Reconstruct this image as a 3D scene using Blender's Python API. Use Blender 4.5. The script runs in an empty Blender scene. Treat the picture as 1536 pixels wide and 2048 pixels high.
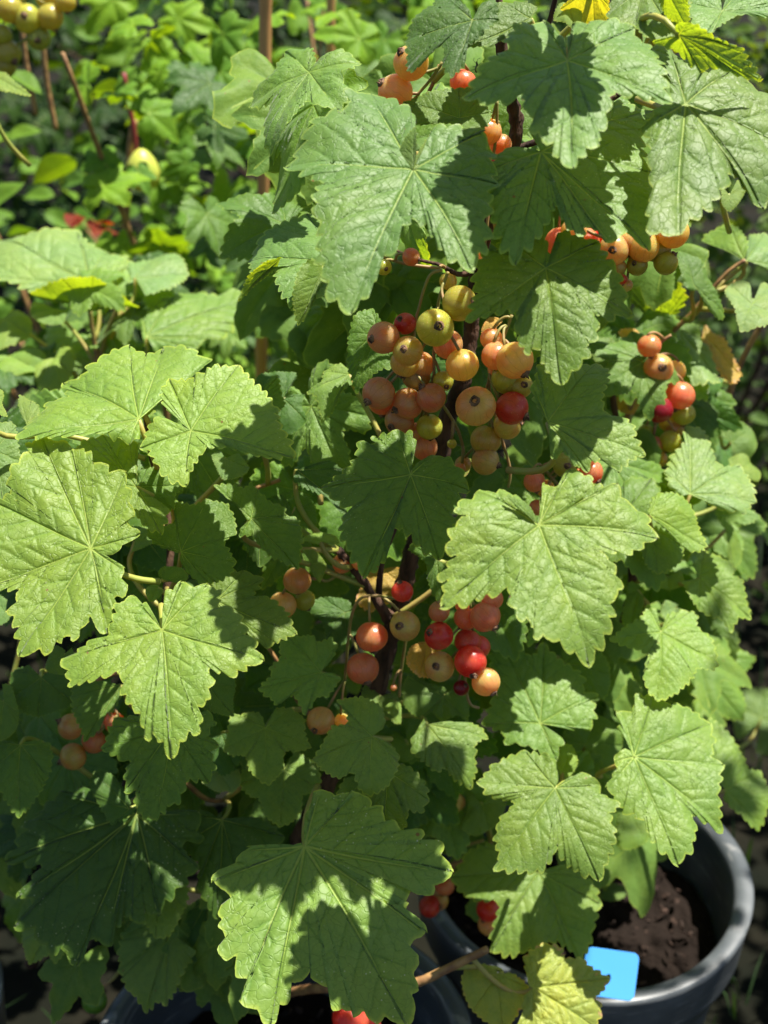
import bpy, math, random
import numpy as np
from mathutils import Vector, Matrix, noise as mnoise
R_ = math.radians
scene = bpy.context.scene
COL = scene.collection
# ------------------------------------------------------------------ camera
PITCH = R_(28); F = 2600.0; CAMH = 0.763
cam = bpy.data.cameras.new("camera"); camo = bpy.data.objects.new("camera", cam); COL.objects.link(camo)
camo.location = (0, 0, CAMH); camo.rotation_euler = (math.pi/2-PITCH, 0, 0)
cam.sensor_fit = 'VERTICAL'; cam.sensor_height = 36; cam.sensor_width = 27
cam.lens = F/2048*36; cam.clip_start = 0.02; cam.clip_end = 200
cam.dof.use_dof = True; cam.dof.focus_distance = 0.49; cam.dof.aperture_fstop = 12
scene.camera = camo
# ------------------------------------------------------------------ world, sun, exposure
SUN = Vector((0.30, 0.06, 0.93)).normalized()
w = bpy.data.worlds.new("World"); scene.world = w; w.use_nodes = True
nt = w.node_tree; nt.nodes.clear()
sky = nt.nodes.new('ShaderNodeTexSky'); sky.sky_type = 'NISHITA'; sky.sun_disc = False
sky.sun_elevation = math.asin(SUN.z); sky.sun_rotation = math.atan2(SUN.x, SUN.y)
bg = nt.nodes.new('ShaderNodeBackground'); bg.inputs[1].default_value = 0.05
ow = nt.nodes.new('ShaderNodeOutputWorld')
nt.links.new(sky.outputs[0], bg.inputs[0]); nt.links.new(bg.outputs[0], ow.inputs[0])
sl = bpy.data.lights.new("sun", 'SUN'); sl.energy = 5.0; sl.angle = R_(0.5); sl.color = (1, 0.95, 0.86)
so = bpy.data.objects.new("sun", sl); COL.objects.link(so); so.location = (1, 1, 3)
so.rotation_euler = SUN.to_track_quat('Z', 'Y').to_euler()
scene.view_settings.view_transform = 'Standard'; scene.view_settings.look = 'None'
scene.view_settings.exposure = 1.55; scene.view_settings.gamma = 1
scene.render.engine = 'CYCLES'
scene.cycles.max_bounces = 6; scene.cycles.transmission_bounces = 4
# ------------------------------------------------------------------ picture-to-place helpers
cp, sp = math.cos(PITCH), math.sin(PITCH)
CAM = Vector((0, 0, CAMH))
AX = (Vector((1, 0, 0)), Vector((0, sp, cp)), Vector((0, -cp, sp)))     # right, up, back
def c2w(v): return AX[0]*v[0] + AX[1]*v[1] + AX[2]*v[2]
def depth(py, H): return H/(cp - (py-1024)/F*sp)
def camP(px, py, H):
    z = depth(py, H); return Vector(((px-768)/F*z, -(py-1024)/F*z, -z))
def W(px, py, H): return c2w(camP(px, py, H)) + CAM
OFF = {0: (0, 0, 1), 1: (0, 0, .375), 2: (480, 0, .375), 3: (960, 0, .375), 4: (0, 640, .375), 5: (480, 640, .375),
       6: (960, 640, .375), 7: (0, 1280, .375), 8: (480, 1280, .375), 9: (960, 1280, .375)}
def px(c, x, y):
    o = OFF[c]; return o[0]+x*o[2], o[1]+y*o[2]
# ------------------------------------------------------------------ node helpers
def newmat(name):
    m = bpy.data.materials.new(name); m.use_nodes = True; m.node_tree.nodes.clear(); return m, m.node_tree
def N(t, kind, **kw):
    n = t.nodes.new(kind)
    for k, v in kw.items():
        if k.startswith('i_'):
            key = k[2:]; key = int(key) if key.isdigit() else key.replace('_', ' ')
            n.inputs[key].default_value = v
        else: setattr(n, k, v)
    return n
def math_(t, op, a, b=None, c=None, clamp=False):
    n = t.nodes.new('ShaderNodeMath'); n.operation = op; n.use_clamp = clamp
    for i, v in enumerate((a, b, c)):
        if v is None: continue
        if isinstance(v, (int, float)): n.inputs[i].default_value = v
        else: t.links.new(v, n.inputs[i])
    return n.outputs[0]
def mixc(t, f, a, b, mode='MIX'):
    n = t.nodes.new('ShaderNodeMix'); n.data_type = 'RGBA'; n.blend_type = mode
    for i, v in ((0, f), (6, a), (7, b)):
        if isinstance(v, (int, float)): n.inputs[i].default_value = v
        elif isinstance(v, tuple): n.inputs[i].default_value = (*v, 1) if len(v) == 3 else v
        else: t.links.new(v, n.inputs[i])
    return n.outputs[2]
def ramp(t, f, a, b, lo=0.0, hi=1.0):
    n = t.nodes.new('ShaderNodeMapRange'); n.inputs[1].default_value = a; n.inputs[2].default_value = b
    n.inputs[3].default_value = lo; n.inputs[4].default_value = hi; n.clamp = True; n.interpolation_type = 'SMOOTHSTEP'
    t.links.new(f, n.inputs[0]); return n.outputs[0]

def leaf_material(name, use_tint=False):
    m, t = newmat(name); L = t.links.new
    out = N(t, 'ShaderNodeOutputMaterial')
    oi = N(t, 'ShaderNodeObjectInfo')
    av = N(t, 'ShaderNodeAttribute', attribute_name='vein'); ar = N(t, 'ShaderNodeAttribute', attribute_name='rim')
    au = N(t, 'ShaderNodeAttribute', attribute_name='luv')
    add = N(t, 'ShaderNodeVectorMath', operation='ADD'); L(au.outputs['Vector'], add.inputs[0])
    cx = N(t, 'ShaderNodeCombineXYZ'); r7 = math_(t, 'MULTIPLY', oi.outputs['Random'], 17.0); L(r7, cx.inputs[0]); L(r7, cx.inputs[2])
    L(cx.outputs[0], add.inputs[1]); P = add.outputs[0]
    base = oi.outputs['Color']
    if use_tint:
        at = N(t, 'ShaderNodeAttribute', attribute_name='tint')
        base = mixc(t, at.outputs['Fac'], base, mixc(t, 1.0, base, (1.7, 1.45, 0.9), 'MULTIPLY'))
    def tex(scale, detail=3.0, rough=.6):
        n = N(t, 'ShaderNodeTexNoise'); n.inputs['Scale'].default_value = scale; n.inputs['Detail'].default_value = detail
        n.inputs['Roughness'].default_value = rough; L(P, n.inputs['Vector']); return n.outputs[0]
    n1 = tex(2.2); n2 = tex(9.0, 4); n3 = tex(70.0, 2)
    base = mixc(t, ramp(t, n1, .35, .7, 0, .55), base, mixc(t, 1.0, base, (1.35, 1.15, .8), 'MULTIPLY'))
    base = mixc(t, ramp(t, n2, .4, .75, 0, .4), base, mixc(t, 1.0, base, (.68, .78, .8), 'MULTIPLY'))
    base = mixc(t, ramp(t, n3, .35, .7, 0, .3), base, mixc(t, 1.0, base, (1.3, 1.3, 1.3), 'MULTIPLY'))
    # fine vein net
    vo = N(t, 'ShaderNodeTexVoronoi', feature='DISTANCE_TO_EDGE'); vo.inputs['Scale'].default_value = 16
    wob = N(t, 'ShaderNodeVectorMath', operation='ADD'); nn = N(t, 'ShaderNodeTexNoise'); nn.inputs['Scale'].default_value = 8
    L(P, nn.inputs['Vector']); sc = N(t, 'ShaderNodeVectorMath', operation='SCALE'); sc.inputs['Scale'].default_value = .13
    L(nn.outputs['Color'], sc.inputs[0]); L(P, wob.inputs[0]); L(sc.outputs[0], wob.inputs[1]); L(wob.outputs[0], vo.inputs['Vector'])
    net = math_(t, 'MULTIPLY', ramp(t, vo.outputs['Distance'], 0.0, .07, 1, 0), ramp(t, n2, .3, .6, .35, 1))
    base = mixc(t, math_(t, 'MULTIPLY', net, .34), base, mixc(t, 1.0, base, (.6, .72, .55), 'MULTIPLY'))
    vein = av.outputs['Fac']
    sec = math_(t, 'MULTIPLY', ramp(t, vein, .15, .5), ramp(t, vein, .6, .75, 1, 0))
    base = mixc(t, math_(t, 'MULTIPLY', sec, .5), base, mixc(t, 1.0, base, (.60, .75, .5), 'MULTIPLY'))
    pv = ramp(t, vein, .62, .98, 0, .75)
    base = mixc(t, pv, base, mixc(t, .7, mixc(t, 1.0, base, (1.5, 1.35, 1.1), 'MULTIPLY'), (.30, .38, .08)))
    rim = ramp(t, ar.outputs['Fac'], .965, 1.0, 0, .65)
    base = mixc(t, rim, base, mixc(t, 1.0, base, (2.3, 1.75, 1.5), 'MULTIPLY'))
    # browned patches (amount in the object colour's alpha: 1 = none) and rare specks
    age = math_(t, 'SUBTRACT', 1.0, oi.outputs['Alpha'])
    edge = math_(t, 'MULTIPLY', ramp(t, ar.outputs['Fac'], .55, 1.0), 1.0)
    br = math_(t, 'ADD', math_(t, 'MULTIPLY', n2, .55), math_(t, 'MULTIPLY', edge, .45))
    thr = math_(t, 'SUBTRACT', 1.0, math_(t, 'MULTIPLY', age, .62))
    bm = math_(t, 'MULTIPLY', math_(t, 'SUBTRACT', br, thr), 14.0, clamp=True)
    base = mixc(t, bm, base, (.46, .27, .13))
    sv = N(t, 'ShaderNodeTexVoronoi'); sv.inputs['Scale'].default_value = 3.2; L(P, sv.inputs['Vector'])
    spk = ramp(t, sv.outputs['Distance'], .028, .045, .85, 0)
    base = mixc(t, spk, base, (.16, .07, .02))
    dv = N(t, 'ShaderNodeTexVoronoi'); dv.inputs['Scale'].default_value = 30; L(P, dv.inputs['Vector'])
    dust = math_(t, 'MULTIPLY', ramp(t, dv.outputs['Distance'], .10, .16, .5, 0), ramp(t, n1, .5, .62))
    base = mixc(t, dust, base, (.5, .55, .42))
    # height for the bump
    bmp = N(t, 'ShaderNodeBump'); bmp.inputs['Strength'].default_value = .42; bmp.inputs['Distance'].default_value = .0011
    nb_ = tex(30.0, 2) if not use_tint else n2
    L(math_(t, 'ADD', math_(t, 'MULTIPLY', net, -.36) if not use_tint else n2, math_(t, 'MULTIPLY', nb_, .55)), bmp.inputs['Height'])
    geo = N(t, 'ShaderNodeNewGeometry')
    under = mixc(t, 1.0, base, (1.35, 1.25, 1.5), 'MULTIPLY')
    surf = mixc(t, geo.outputs['Backfacing'], base, under)
    p = N(t, 'ShaderNodeBsdfPrincipled'); L(surf, p.inputs['Base Color']); p.inputs['Roughness'].default_value = .52
    p.inputs['Specular IOR Level'].default_value = .12 if use_tint else .40
    p.inputs['Sheen Weight'].default_value = .0 if use_tint else .14; p.inputs['Sheen Roughness'].default_value = .4
    L(bmp.outputs[0], p.inputs['Normal'])
    tr = N(t, 'ShaderNodeBsdfTranslucent'); tc = mixc(t, 1.0, base, (3.0, 2.35, .35), 'MULTIPLY')
    L(tc, tr.inputs[0]); L(bmp.outputs[0], tr.inputs[1])
    mx = N(t, 'ShaderNodeMixShader'); mx.inputs[0].default_value = .34 if use_tint else .42
    L(p.outputs[0], mx.inputs[1]); L(tr.outputs[0], mx.inputs[2]); L(mx.outputs[0], out.inputs[0])
    return m
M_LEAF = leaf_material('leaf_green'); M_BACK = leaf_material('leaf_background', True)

def simple(name, col, rough=.6, col2=None, scale=30, bump=0.0, spec=.5, trans=0, bdist=.002, obcol=False, detail=5, stretch=None):
    m, t = newmat(name); L = t.links.new; out = N(t, 'ShaderNodeOutputMaterial')
    p = N(t, 'ShaderNodeBsdfPrincipled'); p.inputs['Roughness'].default_value = rough; p.inputs['Specular IOR Level'].default_value = spec
    tcn = N(t, 'ShaderNodeTexCoord'); n = N(t, 'ShaderNodeTexNoise'); n.inputs['Scale'].default_value = scale; n.inputs['Detail'].default_value = detail
    vec = tcn.outputs['Object']
    if stretch:
        mp = N(t, 'ShaderNodeMapping'); mp.inputs['Scale'].default_value = stretch; L(vec, mp.inputs[0]); vec = mp.outputs[0]
    L(vec, n.inputs['Vector'])
    f = ramp(t, n.outputs[0], .35, .68)
    c = mixc(t, f, col, col2 or tuple(x*.6 for x in col))
    L(c, p.inputs['Base Color'])
    if bump:
        b = N(t, 'ShaderNodeBump'); b.inputs['Strength'].default_value = bump; b.inputs['Distance'].default_value = bdist
        L(n.outputs[0], b.inputs['Height']); L(b.outputs[0], p.inputs['Normal'])
    s = p.outputs[0]
    if trans:
        tr = N(t, 'ShaderNodeBsdfTranslucent'); L(mixc(t, 1.0, c, (1.8, 1.6, .6), 'MULTIPLY'), tr.inputs[0])
        mx = N(t, 'ShaderNodeMixShader'); mx.inputs[0].default_value = trans; L(s, mx.inputs[1]); L(tr.outputs[0], mx.inputs[2]); s = mx.outputs[0]
    L(s, out.inputs[0]); return m
M_BARK = simple('bark_dark', (.085, .045, .028), .85, (.025, .014, .01), 260, .9, .2, bdist=.003, stretch=(1, 1, .25))
M_TWIG = simple('twig_tan', (.30, .17, .06), .65, (.17, .08, .03), 160, .4)
M_PET = simple('petiole_green', (.26, .30, .055), .5, (.33, .25, .07), 90, .2, trans=.2)
M_PETP = simple('petiole_pink', (.30, .17, .07), .55, (.22, .22, .05), 120, .2, trans=.2)
M_CANE = simple('cane_tan', (.46, .25, .085), .55, (.32, .15, .05), 40, .15, stretch=(3, 3, .3))
M_POT = None
def pot_material():
    m, t = newmat('pot_plastic'); L = t.links.new; out = N(t, 'ShaderNodeOutputMaterial')
    p = N(t, 'ShaderNodeBsdfPrincipled'); tcn = N(t, 'ShaderNodeTexCoord')
    n = N(t, 'ShaderNodeTexNoise'); n.inputs['Scale'].default_value = 22; n.inputs['Detail'].default_value = 8; L(tcn.outputs['Object'], n.inputs['Vector'])
    mp = N(t, 'ShaderNodeMapping'); mp.inputs['Scale'].default_value = (18, 18, 160); L(tcn.outputs['Object'], mp.inputs[0])
    n2 = N(t, 'ShaderNodeTexNoise'); n2.inputs['Scale'].default_value = 3; n2.inputs['Detail'].default_value = 6; L(mp.outputs[0], n2.inputs['Vector'])
    c = mixc(t, ramp(t, n.outputs[0], .42, .75, 0, .7), (.048, .055, .060), (.13, .14, .145))
    c = mixc(t, ramp(t, n2.outputs[0], .58, .70, 0, .75), c, (.19, .19, .185))
    L(c, p.inputs['Base Color']); L(ramp(t, n.outputs[0], .3, .7, .30, .55), p.inputs['Roughness'])
    b = N(t, 'ShaderNodeBump'); b.inputs['Strength'].default_value = .25; b.inputs['Distance'].default_value = .001
    L(n2.outputs[0], b.inputs['Height']); L(b.outputs[0], p.inputs['Normal']); L(p.outputs[0], out.inputs[0]); return m
M_POT = pot_material()
M_SOIL = simple('soil', (.009, .006, .0045), .95, (.012, .008, .006), 70, 1.0, .1, bdist=.01)
M_CHIP = simple('bark_chip', (.05, .03, .022), .85, (.010, .007, .005), 120, .6, .2)
M_GROUND = simple('ground_soil', (.008, .007, .004), .95, (.003, .004, .002), 9, 1.0, .1, bdist=.02)
M_TAG = simple('tag_blue', (.022, .17, .44), .6, (.026, .18, .46), 14, .03, .2)
M_BLACK = simple('black_shell', (.006, .005, .004), .35)
M_CALYX = simple('calyx_brown', (.035, .015, .009), .85, (.24, .13, .07), 2.2, .5)
M_GRASS = simple('grass_blade', (.03, .07, .012), .6, (.015, .04, .008), 12, trans=.3)
M_DRY = simple('dry_leaf', (.42, .22, .07), .8, (.24, .11, .05), 40, .5, trans=.3)

def berry_material():
    m, t = newmat('berry_skin'); L = t.links.new; out = N(t, 'ShaderNodeOutputMaterial')
    oi = N(t, 'ShaderNodeObjectInfo'); tcn = N(t, 'ShaderNodeTexCoord'); O = tcn.outputs['Object']
    sx = N(t, 'ShaderNodeSeparateXYZ'); L(O, sx.inputs[0])
    ang = math_(t, 'ARCTAN2', sx.outputs[1], sx.outputs[0])
    add = N(t, 'ShaderNodeVectorMath', operation='ADD'); L(O, add.inputs[0])
    cx = N(t, 'ShaderNodeCombineXYZ'); r = math_(t, 'MULTIPLY', oi.outputs['Random'], 9.0); L(r, cx.inputs[0]); L(r, cx.inputs[1]); L(cx.outputs[0], add.inputs[1])
    def tex(s, d=2.0):
        n = N(t, 'ShaderNodeTexNoise'); n.inputs['Scale'].default_value = s; n.inputs['Detail'].default_value = d; L(add.outputs[0], n.inputs['Vector']); return n.outputs[0]
    na = tex(.75); nb = tex(3.5, 4); nc = tex(1.8, 3)
    a2 = math_(t, 'ADD', math_(t, 'MULTIPLY', ang, 7.0), math_(t, 'MULTIPLY', nc, 3.4))
    line = ramp(t, math_(t, 'ABSOLUTE', math_(t, 'SINE', a2)), 0, .22, 1, 0)
    line = math_(t, 'MULTIPLY', line, ramp(t, nb, .3, .6, .2, 1))
    red = math_(t, 'SUBTRACT', 1.0, oi.outputs['Alpha'])
    rf = math_(t, 'MULTIPLY', ramp(t, na, .38, .66), red, clamp=True)
    base = mixc(t, rf, oi.outputs['Color'], (.56, .11, .06))
    base = mixc(t, ramp(t, nb, .45, .75, 0, .35), base, mixc(t, 1.0, base, (1.35, 1.2, 1.0), 'MULTIPLY'))
    base = mixc(t, math_(t, 'MULTIPLY', line, .65), base, mixc(t, 1.0, base, (.62, .50, .45), 'MULTIPLY'))
    dv = N(t, 'ShaderNodeTexVoronoi'); dv.inputs['Scale'].default_value = 5; L(add.outputs[0], dv.inputs['Vector'])
    base = mixc(t, ramp(t, dv.outputs['Distance'], .12, .2, .25, 0), base, (.75, .62, .35))
    p = N(t, 'ShaderNodeBsdfPrincipled'); L(base, p.inputs['Base Color']); p.inputs['Roughness'].default_value = .30
    p.inputs['Subsurface Weight'].default_value = .75; p.inputs['Subsurface Radius'].default_value = (1, .65, .22); p.inputs['Subsurface Scale'].default_value = .014
    p.inputs['Specular IOR Level'].default_value = .5
    b = N(t, 'ShaderNodeBump'); b.inputs['Strength'].default_value = .12; b.inputs['Distance'].default_value = .0006
    L(math_(t, 'ADD', nb, math_(t, 'MULTIPLY', line, -.4)), b.inputs['Height']); L(b.outputs[0], p.inputs['Normal'])
    tr = N(t, 'ShaderNodeBsdfTranslucent'); L(mixc(t, 1.0, base, (1.7, 1.5, 1.3), 'MULTIPLY'), tr.inputs[0])
    mx = N(t, 'ShaderNodeMixShader'); mx.inputs[0].default_value = .38; L(p.outputs[0], mx.inputs[1]); L(tr.outputs[0], mx.inputs[2])
    L(mx.outputs[0], out.inputs[0]); return m
M_BERRY = berry_material()
# ------------------------------------------------------------------ object helpers
def tag(o, label=None, cat=None, group=None, kind=None):
    if label: o['label'] = label
    if cat: o['category'] = cat
    if group: o['group'] = group
    if kind: o['kind'] = kind
    return o
def thing(name, loc, label, cat, group=None):
    o = bpy.data.objects.new(name, None); COL.objects.link(o); o.location = loc; o.empty_display_size = .02
    o['_o'] = list(loc); return tag(o, label, cat, group)
def worldof(p):
    return p.get('_w') and Matrix([p['_w'][i*4:i*4+4] for i in range(4)]) or Matrix.Translation(Vector(p['_o'])) if p else Matrix()
def link(name, me, M, parent=None, col=None):
    o = bpy.data.objects.new(name, me); COL.objects.link(o)
    if parent: o.parent = parent; o.matrix_basis = worldof(parent).inverted() @ M
    else: o.matrix_basis = M
    o['_w'] = [c for r in M for c in r]
    if col: o.color = col
    return o
def mesh(name, V, Fc, mats, smooth=True, mi=None):
    me = bpy.data.meshes.new(name); me.from_pydata([tuple(v) for v in V], [], [tuple(f) for f in Fc]); 
    for m in (mats if isinstance(mats, (list, tuple)) else [mats]): me.materials.append(m)
    me.polygons.foreach_set('use_smooth', [smooth]*len(me.polygons))
    if mi is not None: me.polygons.foreach_set('material_index', mi)
    me.update(); return me
def tube(P, Rr, k=8, jitter=0.0, seed=0, V=None, Fc=None):
    """tube along points P (Vectors) with radii Rr; appends when V, Fc given"""
    rnd = random.Random(seed)
    if V is None: V = []
    if Fc is None: Fc = []
    n = len(P); base = len(V); up = Vector((.3, .2, 1)).normalized(); prev = None
    for i in range(n):
        d = (P[min(i+1, n-1)]-P[max(i-1, 0)]).normalized()
        a = (prev - d*prev.dot(d)) if prev else d.cross(up)
        if a.length < 1e-6: a = d.cross(Vector((1, 0, 0)))
        a.normalize(); prev = a; b = d.cross(a)
        for j in range(k):
            t = 2*math.pi*j/k; r = Rr[i]*(1+jitter*(rnd.random()-.5))
            V.append(P[i]+a*math.cos(t)*r+b*math.sin(t)*r)
    for i in range(n-1):
        for j in range(k):
            j2 = (j+1) % k
            Fc.append((base+i*k+j, base+i*k+j2, base+(i+1)*k+j2, base+(i+1)*k+j))
    Fc.append(tuple(base+j for j in range(k))[::-1]); Fc.append(tuple(base+(n-1)*k+j for j in range(k)))
    return V, Fc
def smoothpath(P, Rr, m=6):
    Q, S = [], []
    n = len(P)
    for i in range(n-1):
        p0, p1, p2, p3 = P[max(i-1, 0)], P[i], P[i+1], P[min(i+2, n-1)]
        for j in range(m):
            t = j/m; t2 = t*t; t3 = t2*t
            Q.append(.5*((2*p1)+(-p0+p2)*t+(2*p0-5*p1+4*p2-p3)*t2+(-p0+3*p1-3*p2+p3)*t3)); S.append(Rr[i]*(1-t)+Rr[i+1]*t)
    Q.append(P[-1]); S.append(Rr[-1]); return Q, S
def local(V, origin): return [v-origin for v in V]
# ------------------------------------------------------------------ leaf geometry
def outline_pts(ctrl, tips, n, rng, tooth=1.0, per=None):
    """ctrl: (k,2) control points, ccw, around the origin; returns (n,2) toothed outline and unit scale R"""
    C = np.array(ctrl, float); k = len(C)
    Cp = np.vstack([C[0]*.5, C, C[-1]*.5])
    dense = []; tipmark = []
    for i in range(1, k):
        p0, p1, p2, p3 = Cp[i-1], Cp[i], Cp[i+1], Cp[i+2]
        for j in range(24):
            t = j/24; ten = .42
            m1 = (p2-p0)*ten; m2 = (p3-p1)*ten
            h = (2*t**3-3*t*t+1)*p1+(t**3-2*t*t+t)*m1+(-2*t**3+3*t*t)*p2+(t**3-t*t)*m2
            dense.append(h); tipmark.append(i-1)
    dense.append(C[-1]); D = np.array(dense)
    seg = np.linalg.norm(np.diff(D, axis=0), axis=1); s = np.concatenate([[0], np.cumsum(seg)]); Lt = s[-1]
    sq = np.linspace(0, Lt, n); P = np.stack([np.interp(sq, s, D[:, 0]), np.interp(sq, s, D[:, 1])], 1)
    Rm = np.sort(np.linalg.norm(C, axis=1))[-3:].mean()
    per = (per or .108)*Rm
    st = [s[i*24] for i in tips]
    T = np.gradient(P, axis=0); T /= np.linalg.norm(T, axis=1, keepdims=True)+1e-9
    Nn = np.stack([T[:, 1], -T[:, 0]], 1)
    # teeth: bounds placed so that a tooth peaks at each tip
    mids = [0]+[(st[i]+st[i+1])/2 for i in range(len(st)-1)]+[Lt]
    h = np.zeros(n); tg = np.zeros(n)
    for i, c in enumerate(st):
        for sgn, lim in ((-1, c-mids[i]), (1, mids[i+1]-c)):
            cnt = max(1, round(lim/per)); wd = np.array([rng.uniform(.75, 1.3) for _ in range(cnt)]); wd *= lim/wd.sum(); e = np.concatenate([[0], np.cumsum(wd)])
            dd = (sq-c)*sgn; m = (dd >= 0) & (dd <= lim)
            idx = np.clip(np.searchsorted(e, dd[m], side='right')-1, 0, cnt-1)
            ph = (dd[m]-e[idx])/wd[idx]                     # 0 near tip side
            pk = .32
            v = np.where(ph < pk, (ph/pk)**.7, np.clip(1-((ph-pk)/(1-pk))**2.6, 0, 1))
            if cnt: v = np.where(idx == 0, np.clip(1-ph**1.7, 0, 1), v)
            amp = np.array([rng.uniform(.7, 1.25) for _ in range(cnt)])[idx]
            h[m] = v*amp; tg[m] = -sgn*v*amp*.45
    rr = np.linalg.norm(P, axis=1)/Rm; fade = np.clip((rr-.12)/.2, 0, 1)
    A = .052*Rm*tooth
    # small secondary serration
    h = h+.07*np.abs(np.sin(sq/per*math.pi*2.7+rng.random()*6))
    P = P+(Nn*h[:, None]+T*tg[:, None]*.8)*A*fade[:, None]-Nn*(A*.45*fade)[:, None]
    return P, Rm
def leafmesh(name, ctrl, tips, n, m, rng, bend=None, tooth=1.0, extra=None):
    b = dict(droop=.10, fold=.10, curl=.05, wave=.03, quilt=.010, cup=0.0); b.update(bend or {})
    A = sum(ctrl[i][0]*ctrl[(i+1) % len(ctrl)][1]-ctrl[(i+1) % len(ctrl)][0]*ctrl[i][1] for i in range(len(ctrl)))
    if A < 0: ctrl = ctrl[::-1]; tips = sorted(len(ctrl)-1-i for i in tips)
    P, R = outline_pts(ctrl, tips, n, rng, tooth)
    pr_ = np.linalg.norm(P, axis=1); kw = max(3, int(n*.045)); pad = np.concatenate([np.full(kw, pr_[0]), pr_, np.full(kw, pr_[-1])])
    ker = np.hanning(2*kw+1); ker /= ker.sum(); prs = np.convolve(pad, ker, 'valid'); ratio = pr_/np.maximum(prs, 1e-6)
    sv = np.linspace(0, 1, m+1)[1:]**.9
    G = (sv[:, None, None]*P[None]).reshape(-1, 2); S = np.repeat(sv, n)
    G = np.vstack([[0, 0], G]); S = np.concatenate([[0], S]); SZ = np.clip(S*np.concatenate([[1], np.tile(ratio, m)]), 0, 1.03)
    # veins
    tp = [np.array(ctrl[i], float) for i in tips]
    angO = np.unwrap(np.arctan2(P[:, 1], P[:, 0]))
    segs = []
    ta = np.unwrap([math.atan2(t[1], t[0]) for t in tp]); 
    def rad_at(a):
        a0 = angO.mean(); a = a0+((a-a0+math.pi) % (2*math.pi)-math.pi)
        i = np.argmin(np.abs(angO-a)); return np.linalg.norm(P[i])
    for i, t in enumerate(tp):
        L_ = np.linalg.norm(t); d = t/L_; pr = np.array([-d[1], d[0]])
        bow = rng.uniform(-.025, .025)*L_
        f = lambda u: d*L_*u+pr*bow*math.sin(math.pi*u)
        us = np.linspace(0, .985, 9)
        for q in range(8): segs.append((*f(us[q]), *f(us[q+1]), .0125*(1-.65*us[q]), 1.0))
        cnts = max(3, int(round(4.2*L_/R+.3)))
        for sgn in (-1, 1):
            for c in range(cnts):
                u = .14+.74*(c+.3*(sgn > 0)+rng.uniform(-.12, .12))/cnts
                p = f(u); a = math.atan2(d[1], d[0])+sgn*R_(54-12*u+rng.uniform(-5, 5)); step = L_*.075
                for q in range(14):
                    p2 = p+step*np.array([math.cos(a), math.sin(a)])
                    r2 = np.linalg.norm(p2); a2 = math.atan2(p2[1], p2[0])
                    dif = [abs((a2-x+math.pi) % (2*math.pi)-math.pi) for x in ta]
                    if r2 > rad_at(a2)*.97: 
                        segs.append((*p, *(p+(p2-p)*.5), .0055, .55)); break
                    if min(dif) < dif[i]-.06: break
                    segs.append((*p, *p2, .0068*(1-.04*q), .6-.015*q))
                    if q in (2, 5, 8) and rng.random() < .8:
                        pb = p; ab = a+(sgn if q != 5 else -sgn)*R_(rng.uniform(32, 50))
                        for q2 in range(4):
                            pb2 = pb+step*.8*np.array([math.cos(ab), math.sin(ab)])
                            if np.linalg.norm(pb2) > rad_at(math.atan2(pb2[1], pb2[0]))*.97: break
                            segs.append((*pb, *pb2, .005, .38)); pb = pb2; ab -= sgn*R_(3)
                    a -= sgn*R_(2.2); 
                    p = p2
    Sg = np.array(segs, np.float32); Gf = G.astype(np.float32)
    vein = np.zeros(len(G), np.float32); dmin = np.full(len(G), 9, np.float32); dprim = np.full(len(G), 9, np.float32)
    for x0, y0, x1, y1, wd, st in Sg:
        dx, dy = x1-x0, y1-y0; l2 = dx*dx+dy*dy+1e-12
        t = np.clip(((Gf[:, 0]-x0)*dx+(Gf[:, 1]-y0)*dy)/l2, 0, 1)
        dd = np.hypot(Gf[:, 0]-x0-t*dx, Gf[:, 1]-y0-t*dy)/R
        vein = np.maximum(vein, st*np.exp(-(dd/wd)**2)); dmin = np.minimum(dmin, dd+(0 if st == 1 else .004))
        if st == 1: dprim = np.minimum(dprim, dd)
    X, Y = G[:, 0]/R, G[:, 1]/R; r = np.hypot(X, Y); ang = np.arctan2(Y, X)
    ph = [rng.uniform(0, 6.28) for _ in range(8)]
    wv = (np.sin(X*3.1+ph[0])*np.cos(Y*2.7+ph[1])+.5*np.sin(X*6.3+Y*2+ph[2])+.35*np.sin(Y*8.3-X*3+ph[3]))
    Z = -b['droop']*r**2.2*(1+.35*np.sin(ang*2+ph[4])) + b['fold']*np.minimum(dprim, .3)*1.2*np.clip(r*3, 0, 1) - b['curl']*SZ**5*(1+.8*np.sin(ang*5+ph[5])+.4*np.sin(ang*13+ph[6]))
    Z = Z+b['wave']*wv*r + b['cup']*r*r
    Z = Z+b['quilt']*(1-np.exp(-(dmin/.035)**1.4))*np.clip(r*4, 0, 1)*(1-np.clip(SZ, 0, 1)**6) - .010*vein
    Z = Z+.0015*np.sin(X*37+3*np.sin(Y*9))*np.sin(Y*33+3*np.sin(X*8))
    Z = Z-Z[0]
    if extra: Z = Z+extra(X, Y)
    nv = len(G); V = np.column_stack([G, Z*R]).astype(np.float32)
    i = np.arange(n-1); tri = np.stack([np.zeros_like(i), 1+i, 2+i], 1)
    jj = np.arange(m-1)[:, None]*n+i[None]; jj = jj.reshape(-1)
    quad = np.stack([1+jj, 1+jj+n, 2+jj+n, 2+jj], 1)
    me = bpy.data.meshes.new(name); me.vertices.add(nv); me.vertices.foreach_set('co', V.reshape(-1))
    nl = tri.size+quad.size; me.loops.add(nl); me.loops.foreach_set('vertex_index', np.concatenate([tri.reshape(-1), quad.reshape(-1)]).astype(np.int32))
    npoly = len(tri)+len(quad); me.polygons.add(npoly)
    ls = np.concatenate([np.arange(len(tri))*3, len(tri)*3+np.arange(len(quad))*4]).astype(np.int32)
    me.polygons.foreach_set('loop_start', ls)
    me.polygons.foreach_set('use_smooth', np.ones(npoly, bool))
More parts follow.
